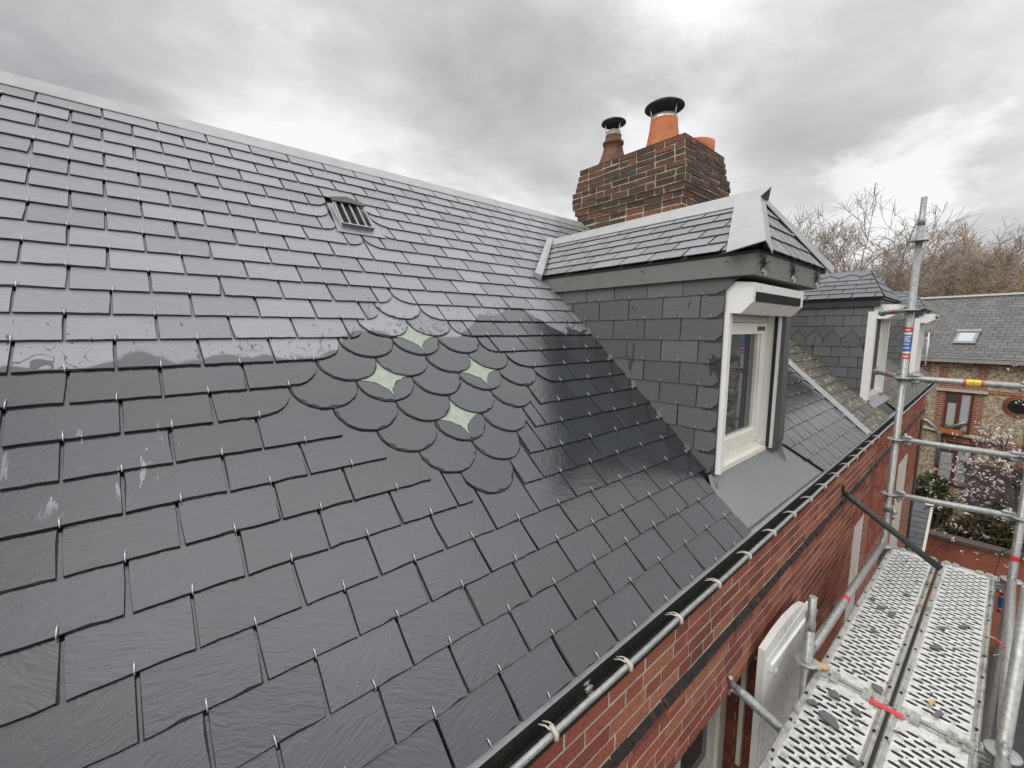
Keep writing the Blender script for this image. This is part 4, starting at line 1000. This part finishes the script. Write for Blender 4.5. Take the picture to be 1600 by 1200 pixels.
# wall ties
def tie(a, b, mat='galv', hookend=True):
    a, b = Vector(a), Vector(b); d = (b-a).normalized(); m = MB(); m.tube([a+d*.02, a+d*.06, b, ], [.019, TR, TR], 16)
    m.tube([a+d*.06, a, a+Vector((-.03, .0, .045)), a+Vector((-.05, -.01, .075))], [.016, .016, .014, .010], 8)
    m.tube([a+d*.03+Vector((0, 0, -.02)), a+Vector((0, .0, -.03)), a+Vector((-.02, .01, -.055))], [.012, .011, .008], 8)
    return m.build('wall_tie', mat, scaf)
t1 = tie((4.43, .728, -1.385), (4.33, .095, -1.77), 'zinc_dark')
t2 = tie((2.15, .725, -1.83), (2.23, .34, -2.035))
m = MB(); coupler(m, (4.74, .44, -1.55), (-.9, -.3, 0)); m.tube([(4.72, .43, -1.55), (4.80, .47, -1.55)], .02, 8); m.tube([(4.80, .47, -1.58), (4.80, .47, -1.52)], TR*1.35, 14); m.build('swivel_coupler', 'galv', scaf)

# steel decks: real slotted plates
def deck(u0, u1, v0, v1, label):
    t = thing('scaffold_deck', sc((u0+u1)/2, (v0+v1)/2, -.06), label, 'scaffold deck', 'slotted steel scaffold decks')
    m = MB(); e = .030; L_ = u1-u0; nr = int((L_-.16)/.0355); pu = (L_-.16)/nr; a0 = u0+.08; w_ = v1-v0-2*e; cell = w_/4
    z = 0.
    def hole(uc, vc, hl, hw):
        o = len(m.v); n = 10
        outer = [(uc-pu/2, vc-cell/2), (uc-pu/2, vc), (uc-pu/2, vc+cell/2), (uc, vc+cell/2), (uc+pu/2, vc+cell/2), (uc+pu/2, vc), (uc+pu/2, vc-cell/2), (uc, vc-cell/2)]
        inner = [(uc-hw*.85, vc-hl*.72), (uc-hw, vc), (uc-hw*.85, vc+hl*.72), (uc, vc+hl), (uc+hw*.85, vc+hl*.72), (uc+hw, vc), (uc+hw*.85, vc-hl*.72), (uc, vc-hl)]
        for p in outer: m.v.append(Vector((p[0], p[1], z)))
        for p in inner: m.v.append(Vector((p[0], p[1], z+.0022)))
        for p in inner: m.v.append(Vector((p[0], p[1], z-.026)))
        for k in range(8):
            k2 = (k+1) % 8; m.face([o+k, o+8+k, o+8+k2, o+k2]); m.face([o+8+k, o+16+k, o+16+k2, o+8+k2], 0, 1)
    for r in range(nr):
        uc = a0+pu*(r+.5)
        if r % 2 == 0:
            for k in range(4): hole(uc, v0+e+cell*(k+.5), cell*.40, .0100)
        else:
            for k in range(3): hole(uc, v0+e+cell*(k+1), cell*.40, .0100)
            for va, vb in ((v0+e, v0+e+cell/2), (v1-e-cell/2, v1-e)): m.add([(uc-pu/2, va, z), (uc-pu/2, vb, z), (uc+pu/2, vb, z), (uc+pu/2, va, z)], [(0, 3, 2, 1)])
    for ua, ub in ((u0+.012, a0), (a0+pu*nr, u1-.012)): m.add([(ua, v0+e, z), (ub, v0+e, z), (ub, v1-e, z), (ua, v1-e, z)], [(0, 1, 2, 3)])
    m.v = [FR_S @ v for v in m.v]
    m.build('slotted_plate', ['galv_light', 'slot'], t)
    for va, vb in ((v0, v0+e), (v1-e, v1)):
        m = MB(); prof = [(va, -.065), (va, .004), (va+.006, .010), (vb-.016, .010), (vb-.009, .004), (vb, .0005)] if va == v0 else [(va, .0005), (va+.009, .004), (va+.016, .010), (vb-.006, .010), (vb, .004), (vb, -.065)]
        n = len(prof); m.add([(u, p, q) for u in (u0+.012, u1-.012) for p, q in prof], [(i, i+n, i+n+1, i+1) for i in range(n-1)]+[tuple(range(n)), tuple(reversed(range(n, 2*n)))])
        k = u0+.12
        while k < u1-.1: m.box(k, (va+vb)/2-.006, .0102, k+.020, (va+vb)/2+.006, .0112, 0, 1); k += .24
        m.v = [FR_S @ v for v in m.v]; m.build('side_rail', ['galv_edge', 'dark'], t)
    for ue, s in ((u0, -1), (u1, 1)):
        m = MB(); m.box(ue-.012, v0+.004, -.05, ue+.012, v1-.004, .003)
        for vc in (v0+.035, v0+.085, v1-.085, v1-.035):
            m.tube([(ue-.028, vc, -.012), (ue-.02, vc, .007), (ue, vc, .0125), (ue+.02, vc, .007), (ue+.028, vc, -.012)], .004, 4)
            m.box(ue-.024, vc-.018, .0035, ue+.024, vc+.018, .0115, 0, 0, .0015)
        m.v = [FR_S @ v for v in m.v]; m.build('end_hook', 'galv_edge', t)
    m = MB(); P = [(u0+.012, v0+.006), (u1-.012, v0+.006), (u1-.012, v0+.010), (u0+.012, v0+.010)]
    return t
deck(.0, 2.13, .008, .316, 'far slotted steel deck beside the brick wall, littered with slate scraps')
deck(.0, 2.13, -.308, -.008, 'far slotted steel deck on the outer side, next to the outer standards')
deck(-2.07, -.035, .008, .316, 'near slotted steel deck beside the brick wall, under the open white shutter')
deck(-2.07, -.035, -.308, -.008, 'near slotted steel deck at the bottom right corner of the photo')
m = MB(); m.box(-.075, -.055, .0105, -.040, .075, .0125); m.v = [FR_S @ v for v in m.v]
tag(m.build('red_tag', 'red', None), 'red strip stuck across the joint between the four steel decks', 'tag')

# scraps on the decks
def scrap(u, v, ln, wd, rot, label, cat='slate scrap', nm='slate_fragment', mat='cheek', grp='slate scraps on the scaffold decks'):
    m = MB(); n = random.randint(6, 9); pts = []
    for k in range(n):
        a = 2*math.pi*k/n; q = random.uniform(.55, 1.1); pts.append((math.cos(a)*ln*q, math.sin(a)*wd*q))
    c, s = math.cos(rot), math.sin(rot); pts = [(u+p[0]*c-p[1]*s, v+p[0]*s+p[1]*c) for p in pts]
    tl = random.uniform(-.1, .1)
    vs = [(p[0], p[1], .0128+abs(p[0]-u)*abs(tl)) for p in pts]+[(u+(p[0]-u)*.92, v+(p[1]-v)*.92, .0185+abs(p[0]-u)*abs(tl)) for p in pts]
    m.add(vs, [tuple(range(n, 2*n)), tuple(reversed(range(n)))]+[(i, (i+1) % n, n+(i+1) % n, n+i) for i in range(n)], .5)
    m.v = [FR_S @ v for v in m.v]
    o = m.build(nm, mat, None); tag(o, label, cat, grp); return o
sc_list = [(-.36, .17, .055, .034, 1.2, 'large dark slate scrap on the near inner deck, closest to the wall rail'),
 (-.20, .105, .035, .028, .4, 'square slate scrap on the near inner deck, right by the middle joint'),
 (-.16, .20, .035, .03, 2.0, 'slate scrap on the near inner deck just behind the hinge row'),
 (-.31, .26, .03, .03, 0, 'slate scrap beside the inner rail of the near inner deck'),
 (-.52, .05, .035, .03, 1, 'slate scrap low on the near inner deck, beside the centre gap'),
 (.06, .06, .04, .025, .8, 'curled slate scrap at the near end of the far inner deck'),
 (.95, .19, .045, .022, 2.7, 'slate scrap in the middle of the far inner deck'),
 (1.02, .245, .032, .022, .3, 'small slate scrap near the wall rail, middle of the far inner deck'),
 (.92, .13, .05, .02, 2.9, 'long slate scrap just left of the centre gap of the far decks'),
 (.62, .17, .03, .02, 1.0, 'small slate scrap halfway along the far inner deck'),
 (1.28, .10, .025, .018, 1.4, 'tiny slate scrap towards the far end of the inner deck'),
 (.72, -.10, .05, .026, 2.6, 'broad dark slate scrap on the far outer deck beside the centre gap'),
 (1.12, -.20, .045, .018, 2.5, 'thin slate scrap towards the far end of the outer deck'),
 (.98, -.10, .025, .018, 2.5, 'small slate scrap on the outer deck just beyond the broad dark one'),
 (.10, -.165, .045, .017, 2.9, 'black slate sliver beside the wood chip on the outer deck')]
for a in sc_list: scrap(*a)
g_ = MB(); rg = random.Random(8)
for k in range(170):
    u, v = rg.uniform(-1.6, 2.0), rg.choice((rg.uniform(.03, .30), rg.uniform(.02, .2), rg.uniform(-.29, -.02))); a = rg.uniform(0, 6.3); q = rg.uniform(.004, .012)
    pts = [(u+q*rg.uniform(.6, 1.3)*math.cos(a+t*1.57), v+q*rg.uniform(.4, 1.0)*math.sin(a+t*1.57)) for t in range(4)]
    g_.add([(p[0], p[1], .002) for p in pts]+[(p[0], p[1], .005) for p in pts], [(4, 5, 6, 7)]+[(i, (i+1) % 4, 4+(i+1) % 4, 4+i) for i in range(4)], rg.random())
g_.v = [FR_S @ v for v in g_.v]
tag(kind(g_.build('slate_grit', 'cheek', None), 'stuff'), 'dark slate crumbs and grit scattered over all four steel decks', 'grit')
scrap(.17, -.135, .045, .013, 2.9, 'pale wood chip lying next to the black sliver on the outer deck', 'wood chip', 'wood_chip', 'wood', None).pop('group', None)
m = MB(); P = Vector((*PN, -1.905)); m.add([P+Vector((-.06, .03, .0)), P+Vector((-.03, -.045, .004)), P+Vector((.02, -.10, .01)), P+Vector((.04, -.10, .012)), P+Vector((.03, -.02, .012)), P+Vector((-.01, .05, .005))], [(0, 1, 2, 3, 4, 5)]); m.v += [v+Vector((0, 0, -.008)) for v in m.v[:6]]; m.face([11, 10, 9, 8, 7, 6]); [m.face([i, 6+i, 6+(i+1) % 6, (i+1) % 6]) for i in range(6)]
tag(m.build('wood_wedge', 'wood', None), 'splintered yellow wood wedge jammed at the short near standard', 'wood wedge')

# ================================================================== BEHIND
# local frame of the far house: u runs along its wall to the right (towards -Y), n towards the camera
fu = Vector((-math.sin(R(12)), -math.cos(R(12)), 0)); fn_ = Vector((-math.cos(R(12)), math.sin(R(12)), 0))
FO = Vector((20, 0, 0))
def fp(y_, z, n=0): return FO+fu*(-y_)+fn_*n+Vector((0, 0, z))     # y_ = measured +Y-ish coordinate along the wall
far = thing('flint_house', FO+Vector((2, 0, -7.2)), 'long old flint and brick house with grey slate roof across the yard', 'house')
FM = Matrix((fn_, -fu, Vector((0, 0, 1)))).transposed().to_4x4(); FM.translation = FO     # x=n, y=along, z
def fbox(mb, n0, y0, z0, n1, y1, z1, r=0, mi=0): mb.box(n0, y0, z0, n1, y1, z1, r, mi)
m = MB(); m.box(-6, -14, -7.2, 0, 6, -.95); fw_ = m.build('wall', 'flint', far, FM)
m = MB()
for y0, y1, z0, z1 in ((.9, 1.12, -3.5, -1.2), (.0, .22, -3.5, -1.1), (.22, .9, -1.98, -1.7), (-.02, .2, -4.6, -3.5), (1.35, 1.75, -6, -1.0), (-1.1, -.9, -6, -1.0), (-.9, 0, -2.02, -1.9), (-3.2, -2.9, -6, -1), (-14, 6, -1.12, -.95), (-.95, .95, -3.72, -3.5)):
    m.box(0, y0, z0, .012, y1, z1)
m.build('brick_dressing', 'quoin', far, FM)
# roof
fa = math.atan2(2.1, 2.1); FR2 = FM @ frame((.28, 0, -.93), (0, 1, 0), (-math.cos(fa), 0, math.sin(fa)))
m = MB(); m.prism([(-14, 0), (6, 0), (6, 2.97), (-14, 2.97)], Matrix.Identity(4), -.08, 0); fr3 = m.build('roof', 'farslate', far, FR2)
m = MB(); m.prism([(-14, 2.92), (6, 2.92), (6, 3.01), (-14, 3.01)], Matrix.Identity(4), -.1, .05); m.build('ridge_tiles', 'zinc_light', fr3, FR2)
m = MB(); m.prism([(.42, .66), (.93, .66), (.93, 1.22), (.42, 1.22)], Matrix.Identity(4), .0, .07); m.prism([(.39, 1.16), (.96, 1.16), (.96, 1.26), (.39, 1.26)], Matrix.Identity(4), .07, .10); sk = m.build('skylight', 'zinc', far, FR2)
m = MB(); m.prism([(.50, .75), (.85, .75), (.85, 1.12), (.50, 1.12)], Matrix.Identity(4), .071, .075); m.build('pane', 'skyglass', sk, FR2)
m = MB(); m.box(.20, -14, -1.04, .34, 6, -.90); m.box(.17, -14, -.905, .36, 6, -.885); m.build('gutter', 'zinc_light', far, FM)
m = MB(); m.tube([(.27, .62, -.98), (.27, .56, -1.03), (.2, .38, -1.06), (.06, .34, -1.16)], .045, 8); m.build('gutter_outlet', 'galv', far, FM)
m = MB()
m.tube([(.08, 1.62, -3.07), (.08, 1.25, -3.10), (.08, .90, -3.42), (.08, .88, -4.6)], .055, 8); m.tube([(.09, .88, -3.45), (.09, .45, -3.08), (.09, .30, -2.98)], .05, 8)
m.build('downpipe', 'galv', far, FM)
m = MB(); m.tube([(.05, 1.7, -3.33), (.05, -.6, -3.55)], .05, 8); m.build('waste_pipe', 'stone', far, FM)
m = MB(); m.box(.013, -.08, -2.02, .10, 1.12, -1.93); m.build('lintel', 'stone', far, FM)
m = MB(); m.box(.013, .12, -3.47, .14, .94, -3.40); m.build('sill', 'stone', far, FM)
def fwin(y0, y1, z0, z1, nm='window'):
    m = MB(); w_ = .07
    for b in ((y0, y0+w_, z0, z1), (y1-w_, y1, z0, z1), ((y0+y1)/2-.05, (y0+y1)/2+.05, z0, z1), (y0, y1, z1-w_, z1), (y0, y1, z0, z0+w_*.6)): m.box(.013, b[0], b[2], .05, b[1], b[3], 0, 0)
    o = m.build(nm, 'brownred', far, FM)
    m = MB(); m.box(.014, y0+w_, z0+.04, .025, y1-w_, z1-w_); m.build('net_curtain', 'curtain', o, FM)
    m = MB(); m.box(.026, (y0+y1)/2+.05, z1-.38, .030, y1-w_, z1-w_); m.build('pane', 'glass', o, FM); return o
fwin(.22, .88, -3.38, -2.03)
fwin(.05, .90, -5.2, -3.72)
m = MB()
for k in range(20):
    a0, a1 = 2*math.pi*k/20, 2*math.pi*(k+.86)/20
    m.add([(.02, -.74+r_*.8*math.cos(a), -2.32+r_*math.sin(a)*.8) for a in (a0, a1) for r_ in (.30, .44)], [(0, 1, 3, 2)], random.random())
o = m.build('round_window', 'brick', far, FM)
m = MB(); m.prism([(.24*math.cos(2*math.pi*k/24)-.74, .22*math.sin(2*math.pi*k/24)-2.32) for k in range(24)], frame((0, 0, 0), (0, 1, 0), (0, 0, 1)), .012, .019); m.build('pane', 'dark', o, FM)
m = MB(); m.box(.15, .32, -3.40, .33, .86, -3.26); pl = m.build('flower_box', 'terracotta', None, FM); tag(pl, 'orange planter box on the sill under the curtained window', 'planter')
m = MB(); rr = random.Random(3)
for k in range(60):
    y = rr.uniform(.34, .84); z = -3.26+rr.uniform(0, .12); m.add([(.24+rr.uniform(-.06, .06), y, z), (.24+rr.uniform(-.06, .06), y+.04, z+.01), (.24, y+.02, z+.06)], [(0, 1, 2)], rr.random()*.6)
m.build('plants', 'hedge', pl, FM)
# aerial on a pole
m = MB(); A = fp(1.35, -1.2, .5)
m.tube([A, A+Vector((0, 0, 1.12))], .022, 8); ant = tag(m.build('tv_antenna', 'paper', None), 'slim white aerial pole with small comb antenna in front of the far slate roof', 'antenna')
m = MB(); T_ = A+Vector((0, 0, 1.05)); m.tube([T_+fu*-.45, T_+fu*.1], .012, 6)
for k in range(5): m.tube([T_+fu*(-.42+.11*k)+Vector((0, 0, -.16)), T_+fu*(-.42+.11*k)+Vector((0, 0, .16))], .007, 5)
m.build('aerial_comb', 'black', ant)
m = MB(); m.tube([A+Vector((0, 0, .95))+fu*-.02, A+Vector((0, 0, .86))+fu*-.2, A+Vector((0, 0, .74))+fu*-.05], .012, 5); m.build('aerial_bracket', 'paper', ant)

# lean-to roof beside the wall end
lt = thing('lean_to', (13.2, .8, -7.2), 'lean-to with dark slate roof and pale verge board beside the wall end', 'lean-to')
LF = frame((12.15, 0, -5.25), (0, -1, 0), (1.55, 0, 1.02)); lm_ = MB(); 
slate_field(lm_, None, (0, 11), -1.25, -.60, .30, .155, -1.2, 0, lift=.0, j=.003, nb=4); lm_.build('roof', ['old2', 'slate_edge'], lt, LF)
m = MB(); m.prism([(-1.25, 0), (-.6, 0), (-.6, 1.95), (-1.25, 1.95)], LF, -.08, -.004); m.build('roof_underlay', 'black', lt)
m = MB(); m.prism([(-.6, -.02), (-.555, -.02), (-.555, 1.95), (-.6, 1.95)], LF, -.10, .03); m.prism([(-.70, 1.95), (-.55, 1.95), (-.55, 2.0), (-.70, 2.0)], LF, -.05, .035); m.build('verge_board', 'cream', lt)
m = MB(); m.box(12.2, .62, -7.2, 13.75, 1.25, -5.4); m.box(13.0, .62, -5.4, 13.75, 1.25, -4.85); m.build('wall', 'wallbrick', lt)

# red garden wall with coping
gw = thing('garden_wall', (14.3, -2.4, -7.2), 'red rendered garden wall with dark stone coping and a damp stain', 'wall')
m = MB(); m.box(14.0, -7, -7.2, 14.22, .60, -4.98); m.build('render', 'render_red', gw)
m = MB(); m.box(13.95, -7, -4.978, 14.27, .62, -4.90); m.build('coping', 'coping', gw)

# foliage
def leaf(mb, p, s, r, rnd, mi=0):
    u = Vector((rnd.gauss(0, 1), rnd.gauss(0, 1), rnd.gauss(0, 1))).normalized(); v = u.orthogonal().normalized(); a = rnd.uniform(0, 6.3); v = (v*math.cos(a)+u.cross(v)*math.sin(a))
    w_ = u.cross(v); mb.add([p-v*s-w_*s*.1, p+w_*s*.45, p+v*s, p-w_*s*.45], [(0, 1, 2, 3)], r, mi)
rnd = random.Random(11)
def shrub(cx, cy, z0, h, rx, ry_, n, label, brown, nm='evergreen_shrub', grp='shrubs behind the garden wall'):
    m = MB(); blobs = [(rnd.gauss(0, .42), rnd.gauss(0, .42), rnd.uniform(.1, .92), rnd.uniform(.22, .42)) for _ in range(16)]
    for _ in range(n):
        b = rnd.choice(blobs); d = Vector((rnd.gauss(0, 1), rnd.gauss(0, 1), rnd.gauss(0, 1))).normalized()*rnd.uniform(.45, 1)**.5*b[3]
        k = max(.12, 1-max(0, b[2]-.6)*1.2)
        p = Vector((cx+(b[0]*k+d.x)*rx, cy+(b[1]*k+d.y)*ry_, z0+(b[2]+d.z*.5)*h))
        leaf(m, p, rnd.uniform(.04, .10), rnd.random()*.65+max(0, d.z)*.3, rnd, 1 if rnd.random() < brown else 0)
    t = thing(nm, (cx, cy, z0), label, 'shrub', grp)
    m.build('foliage', ['hedge', 'hedge_brown'], t)
    m = MB()
    for k in range(10):
        a = rnd.uniform(0, 6.3); q = rnd.uniform(.2, .8); m.tube([(cx, cy, z0), (cx+math.cos(a)*rx*q*.5, cy+math.sin(a)*ry_*q*.5, z0+h*.5), (cx+math.cos(a)*rx*q, cy+math.sin(a)*ry_*q, z0+h*.9)], [.05, .03, .01], 5)
    m.build('stems', 'bark', t)
shrub(16.2, .75, -7.2, 3.0, 1.0, .75, 6500, 'dark evergreen shrub beside the lean-to verge, behind the red wall', .12)
shrub(16.4, -.35, -7.2, 2.75, 1.0, .75, 6500, 'green shrub in the middle of the row behind the red wall', .3)
shrub(15.6, -1.1, -7.2, 2.3, .8, .8, 5500, 'browning shrub behind the right part of the red wall', .75)
shrub(15.4, .2, -7.2, 2.2, .7, .8, 5500, 'low brown-green shrub close against the red wall', .55)
shrub(15.7, -2.1, -7.2, 2.2, .9, .9, 3500, 'brown shrub at the right edge of the photo behind the red wall', .6)
# grey roofed shed
sh_ = thing('shed', (18.6, -1.6, -7.2), 'low shed with flat grey sheet roof strewn with fallen petals', 'shed')
m = MB(); m.add([(17.2, .05, -5.05), (17.0, -4.5, -5.1), (19.3, -4.5, -4.25), (19.5, .25, -4.2)], [(0, 3, 2, 1), (0, 1, 2, 3)]); m.add([(17.2, .05, -5.05), (17.0, -4.5, -5.1), (17.0, -4.5, -5.2), (17.2, .05, -5.15)], [(0, 1, 2, 3)]); m.build('roof', 'concrete', sh_)
m = MB(); m.box(17.3, -4.4, -7.2, 19.3, 0, -5.12); m.build('wall', 'mortar_dark', sh_)
# blossom tree
bt = thing('blossom_tree', (14.9, -2.6, -7.2), 'pale pink blossom tree reaching in from the right edge, before the flint house', 'tree')
def grow(mb, p, d, L_, r, depth, rnd, tips, spread=.5, up_=.12, n=3, sides=4, curve=.18, shrink=.72, mn=.002):
    pts = [p]; q = p.copy(); dd = d.copy()
    for k in range(3):
        dd = (dd+Vector((rnd.gauss(0, curve), rnd.gauss(0, curve), rnd.gauss(0, curve)+up_*.3))).normalized(); q = q+dd*L_/3; pts.append(q.copy())
    rr = [max(mn, r*(1-.13*i)) for i in range(4)]; mb.tube(pts, rr, sides if r > .03 else 3, 0, 0, False)
    if depth == 0: tips.append((q, dd)); return
    tips.append((pts[2], dd))
    for k in range(n if depth > 2 or n == 3 and mn < .01 else n+(2 if depth == 1 else 1)):
        nd = (dd+Vector((rnd.gauss(0, spread), rnd.gauss(0, spread), rnd.gauss(0, spread)*.8+up_))).normalized()
        grow(mb, pts[rnd.choice((2, 3, 3))] if k else q, nd, L_*shrink*rnd.uniform(.75, 1.2), r*.62, depth-1, rnd, tips, spread, up_, n, sides, curve, shrink, mn)
rb = random.Random(21); m = MB(); tips = []
m.tube([(14.9, -2.6, -7.2), (14.95, -2.55, -5.6), (14.9, -2.5, -4.3)], [.13, .11, .09], 8)
for k in range(6):
    a = R(75+k*38); grow(m, Vector((14.9, -2.5, -4.5+.12*k)), Vector((math.cos(a)*.5, math.sin(a)*.9+.35, .7)).normalized(), 1.2, .05, 4, rb, tips, .5, .07, 3, 5, .2, .79, .003)
m.build('trunk', 'pinkbark', bt)
m = MB()
for (p, d) in tips:
    if rb.random() < .2 or p.z < -4.75: continue
    for _ in range(rb.randint(2, 5)):
        q = p+Vector((rb.gauss(0, .05), rb.gauss(0, .05), rb.gauss(0, .05))); s = rb.uniform(.016, .034)
        for _k in range(4): leaf(m, q+Vector((rb.gauss(0, s*.5), rb.gauss(0, s*.5), rb.gauss(0, s*.5))), s, rb.random(), rb)
kind(m.build('blossom', 'petal', bt), 'stuff')
# bare trees on the far slope
groups = 'bare winter trees on the skyline'
def bare(x, y, h, seed, label, depth=5, brown=.3, z0=-7.2):
    r = random.Random(seed); t = thing('bare_tree', (x, y, z0), label, 'tree', groups)
    m = MB(); tips = []
    tl = h*.34
    m.tube([(x, y, z0), (x+r.gauss(0, .2), y+r.gauss(0, .2), z0+tl*.6), (x, y, z0+tl)], [h*.022, h*.017, h*.014], 7)
    m.build('trunk', 'bark', t)
    m = MB()
    for k in range(5):
        a = 2*math.pi*k/5+r.uniform(-.4, .4); grow(m, Vector((x, y, z0+tl*r.uniform(.75, 1))), Vector((math.cos(a)*.62, math.sin(a)*.62, .85)).normalized(), h*.20, h*.0065, depth, r, tips, .55, .05, 3, 4, .17, .72, .0115)
    m.build('crown', 'twig' if brown < .5 else 'twig_brown', t)
import itertools
def at(px_, depth):   # direction of a picture column on the ground plan
    a = yaw-math.atan((px_-800)/651.3); return depth*math.cos(a), depth*math.sin(a)
for px_, dist, h, sd, lb, br in ((1275, 42, 17.0, 1, 'bare tree just right of the dormer roof tip, leftmost of the skyline trees', 0),
        (1335, 40, 18.6, 5, 'tall bare tree with an open crown, above the neighbour dormer', 0),
        (1392, 45, 17.4, 9, 'bare tree left of the tall scaffold tube', 0),
        (1455, 47, 15.6, 13, 'bare tree right behind the tip of the tall scaffold tube', .2),
        (1500, 43, 13.2, 17, 'bronze tinted bare tree between scaffold tube and right edge', .8),
        (1550, 46, 15.9, 23, 'tallest bare tree near the right edge of the skyline', .2),
        (1600, 43, 14.0, 29, 'bronze tinted bare tree at the right edge of the skyline', .8)):
    x, y = at(px_, dist); bare(x, y, h, sd, lb, 5, br)
# wooded bank behind, reads as one mass
m = MB(); rw = random.Random(5)
for _ in range(16000):
    px_ = rw.uniform(1380, 1720); x, y = at(px_, rw.uniform(50, 60)); hmax = 6.3+1.3*math.sin(px_*.035)+.8*math.sin(px_*.09)
    if px_ < 1440: hmax -= (1440-px_)*.05
    z = -7.2+(rw.random()**.7)*(hmax+7.2); p = Vector((x, y, z)); d = Vector((rw.gauss(0, .6), rw.gauss(0, .6), rw.gauss(.5, .5))).normalized()*rw.uniform(.5, 1.3)
    m.tube([p, p+d*.5+Vector((rw.gauss(0, .08), rw.gauss(0, .08), 0)), p+d], [.022, .016, .008], 3, 0, 0, False)
wd = m.build('far_wood', 'twig_brown', None); kind(wd, 'stuff'); tag(wd, 'bronze brown winter wood massed behind the far slate roof', 'wood')
# brick building glimpsed through the trees
x, y = at(1462, 62); fb = thing('far_brick_building', (x, y, -7.2), 'distant red brick building with stepped parapet seen through the bare trees', 'building')
m = MB(); m.box(-1.5, -3.0, 0, 1.5, 4.5, 12.6); m.box(-1.5, -6.0, 0, 1.5, -3.0, 11.6)
for k in range(4): m.box(-1.6, 4.5-.9-1.9*k, 12.6, 1.6, 4.5-1.9*k, 13.2)
fbw = m.build('wall', 'farbrick', fb, Matrix.Translation((x, y, -7.2)))
m = MB()
for k in range(3): m.box(-1.53, 2.6-2.2*k, 9.5, -1.49, 3.5-2.2*k, 11.2)
m.build('window', 'dark', fb, Matrix.Translation((x, y, -7.2)))

# house over the street, seen mirrored in the dormer pane
oh = thing('street_house', (9, -13, -7.2), 'brick house over the street, mirrored in the dormer window pane', 'house')
m = MB(); m.box(-6, -18, -7.2, 26, -12, -.6); m.build('wall', 'wallbrick', oh)
m = MB(); m.add([(-6, -11.7, -.7), (26, -11.7, -.7), (26, -15, 2.2), (-6, -15, 2.2), (-6, -18.3, -.7), (26, -18.3, -.7)], [(0, 1, 2, 3), (3, 2, 5, 4)]); m.build('roof', 'old2', oh)
for k in range(11):
    x = -4.5+k*2.8
    for z in (-2.7, -5.8):
        m = MB(); m.box(x, -11.995, z, x+1.0, -11.96, z+1.5); m.box(x+.08, -11.959, z+.08, x+.46, -11.955, z+1.42, 0, 1); m.box(x+.54, -11.959, z+.08, x+.92, -11.955, z+1.42, 0, 1); m.build('window', ['white', 'glass'], oh)

# ground
m = MB(); m.add([(-200, -200, -7.2), (300, -200, -7.2), (300, 300, -7.2), (-200, 300, -7.2)], [(0, 1, 2, 3)]); kind(m.build('ground', 'soil'), 'structure')
m = MB(); m.add([(-40, -11.0, -7.18), (40, -11.0, -7.18), (40, -2.2, -7.18), (-40, -2.2, -7.18)], [(0, 1, 2, 3)]) if False else m.add([(-40, -11.0, -7.18), (13.5, -11.0, -7.18), (13.5, -2.2, -7.18), (-40, -2.2, -7.18)], [(0, 1, 2, 3)]); kind(m.build('road', 'asphalt'), 'structure')
m = MB(); m.box(-40, -2.2, -7.195, 13.5, .73, -7.06); kind(m.build('pavement', 'asphalt'), 'structure')
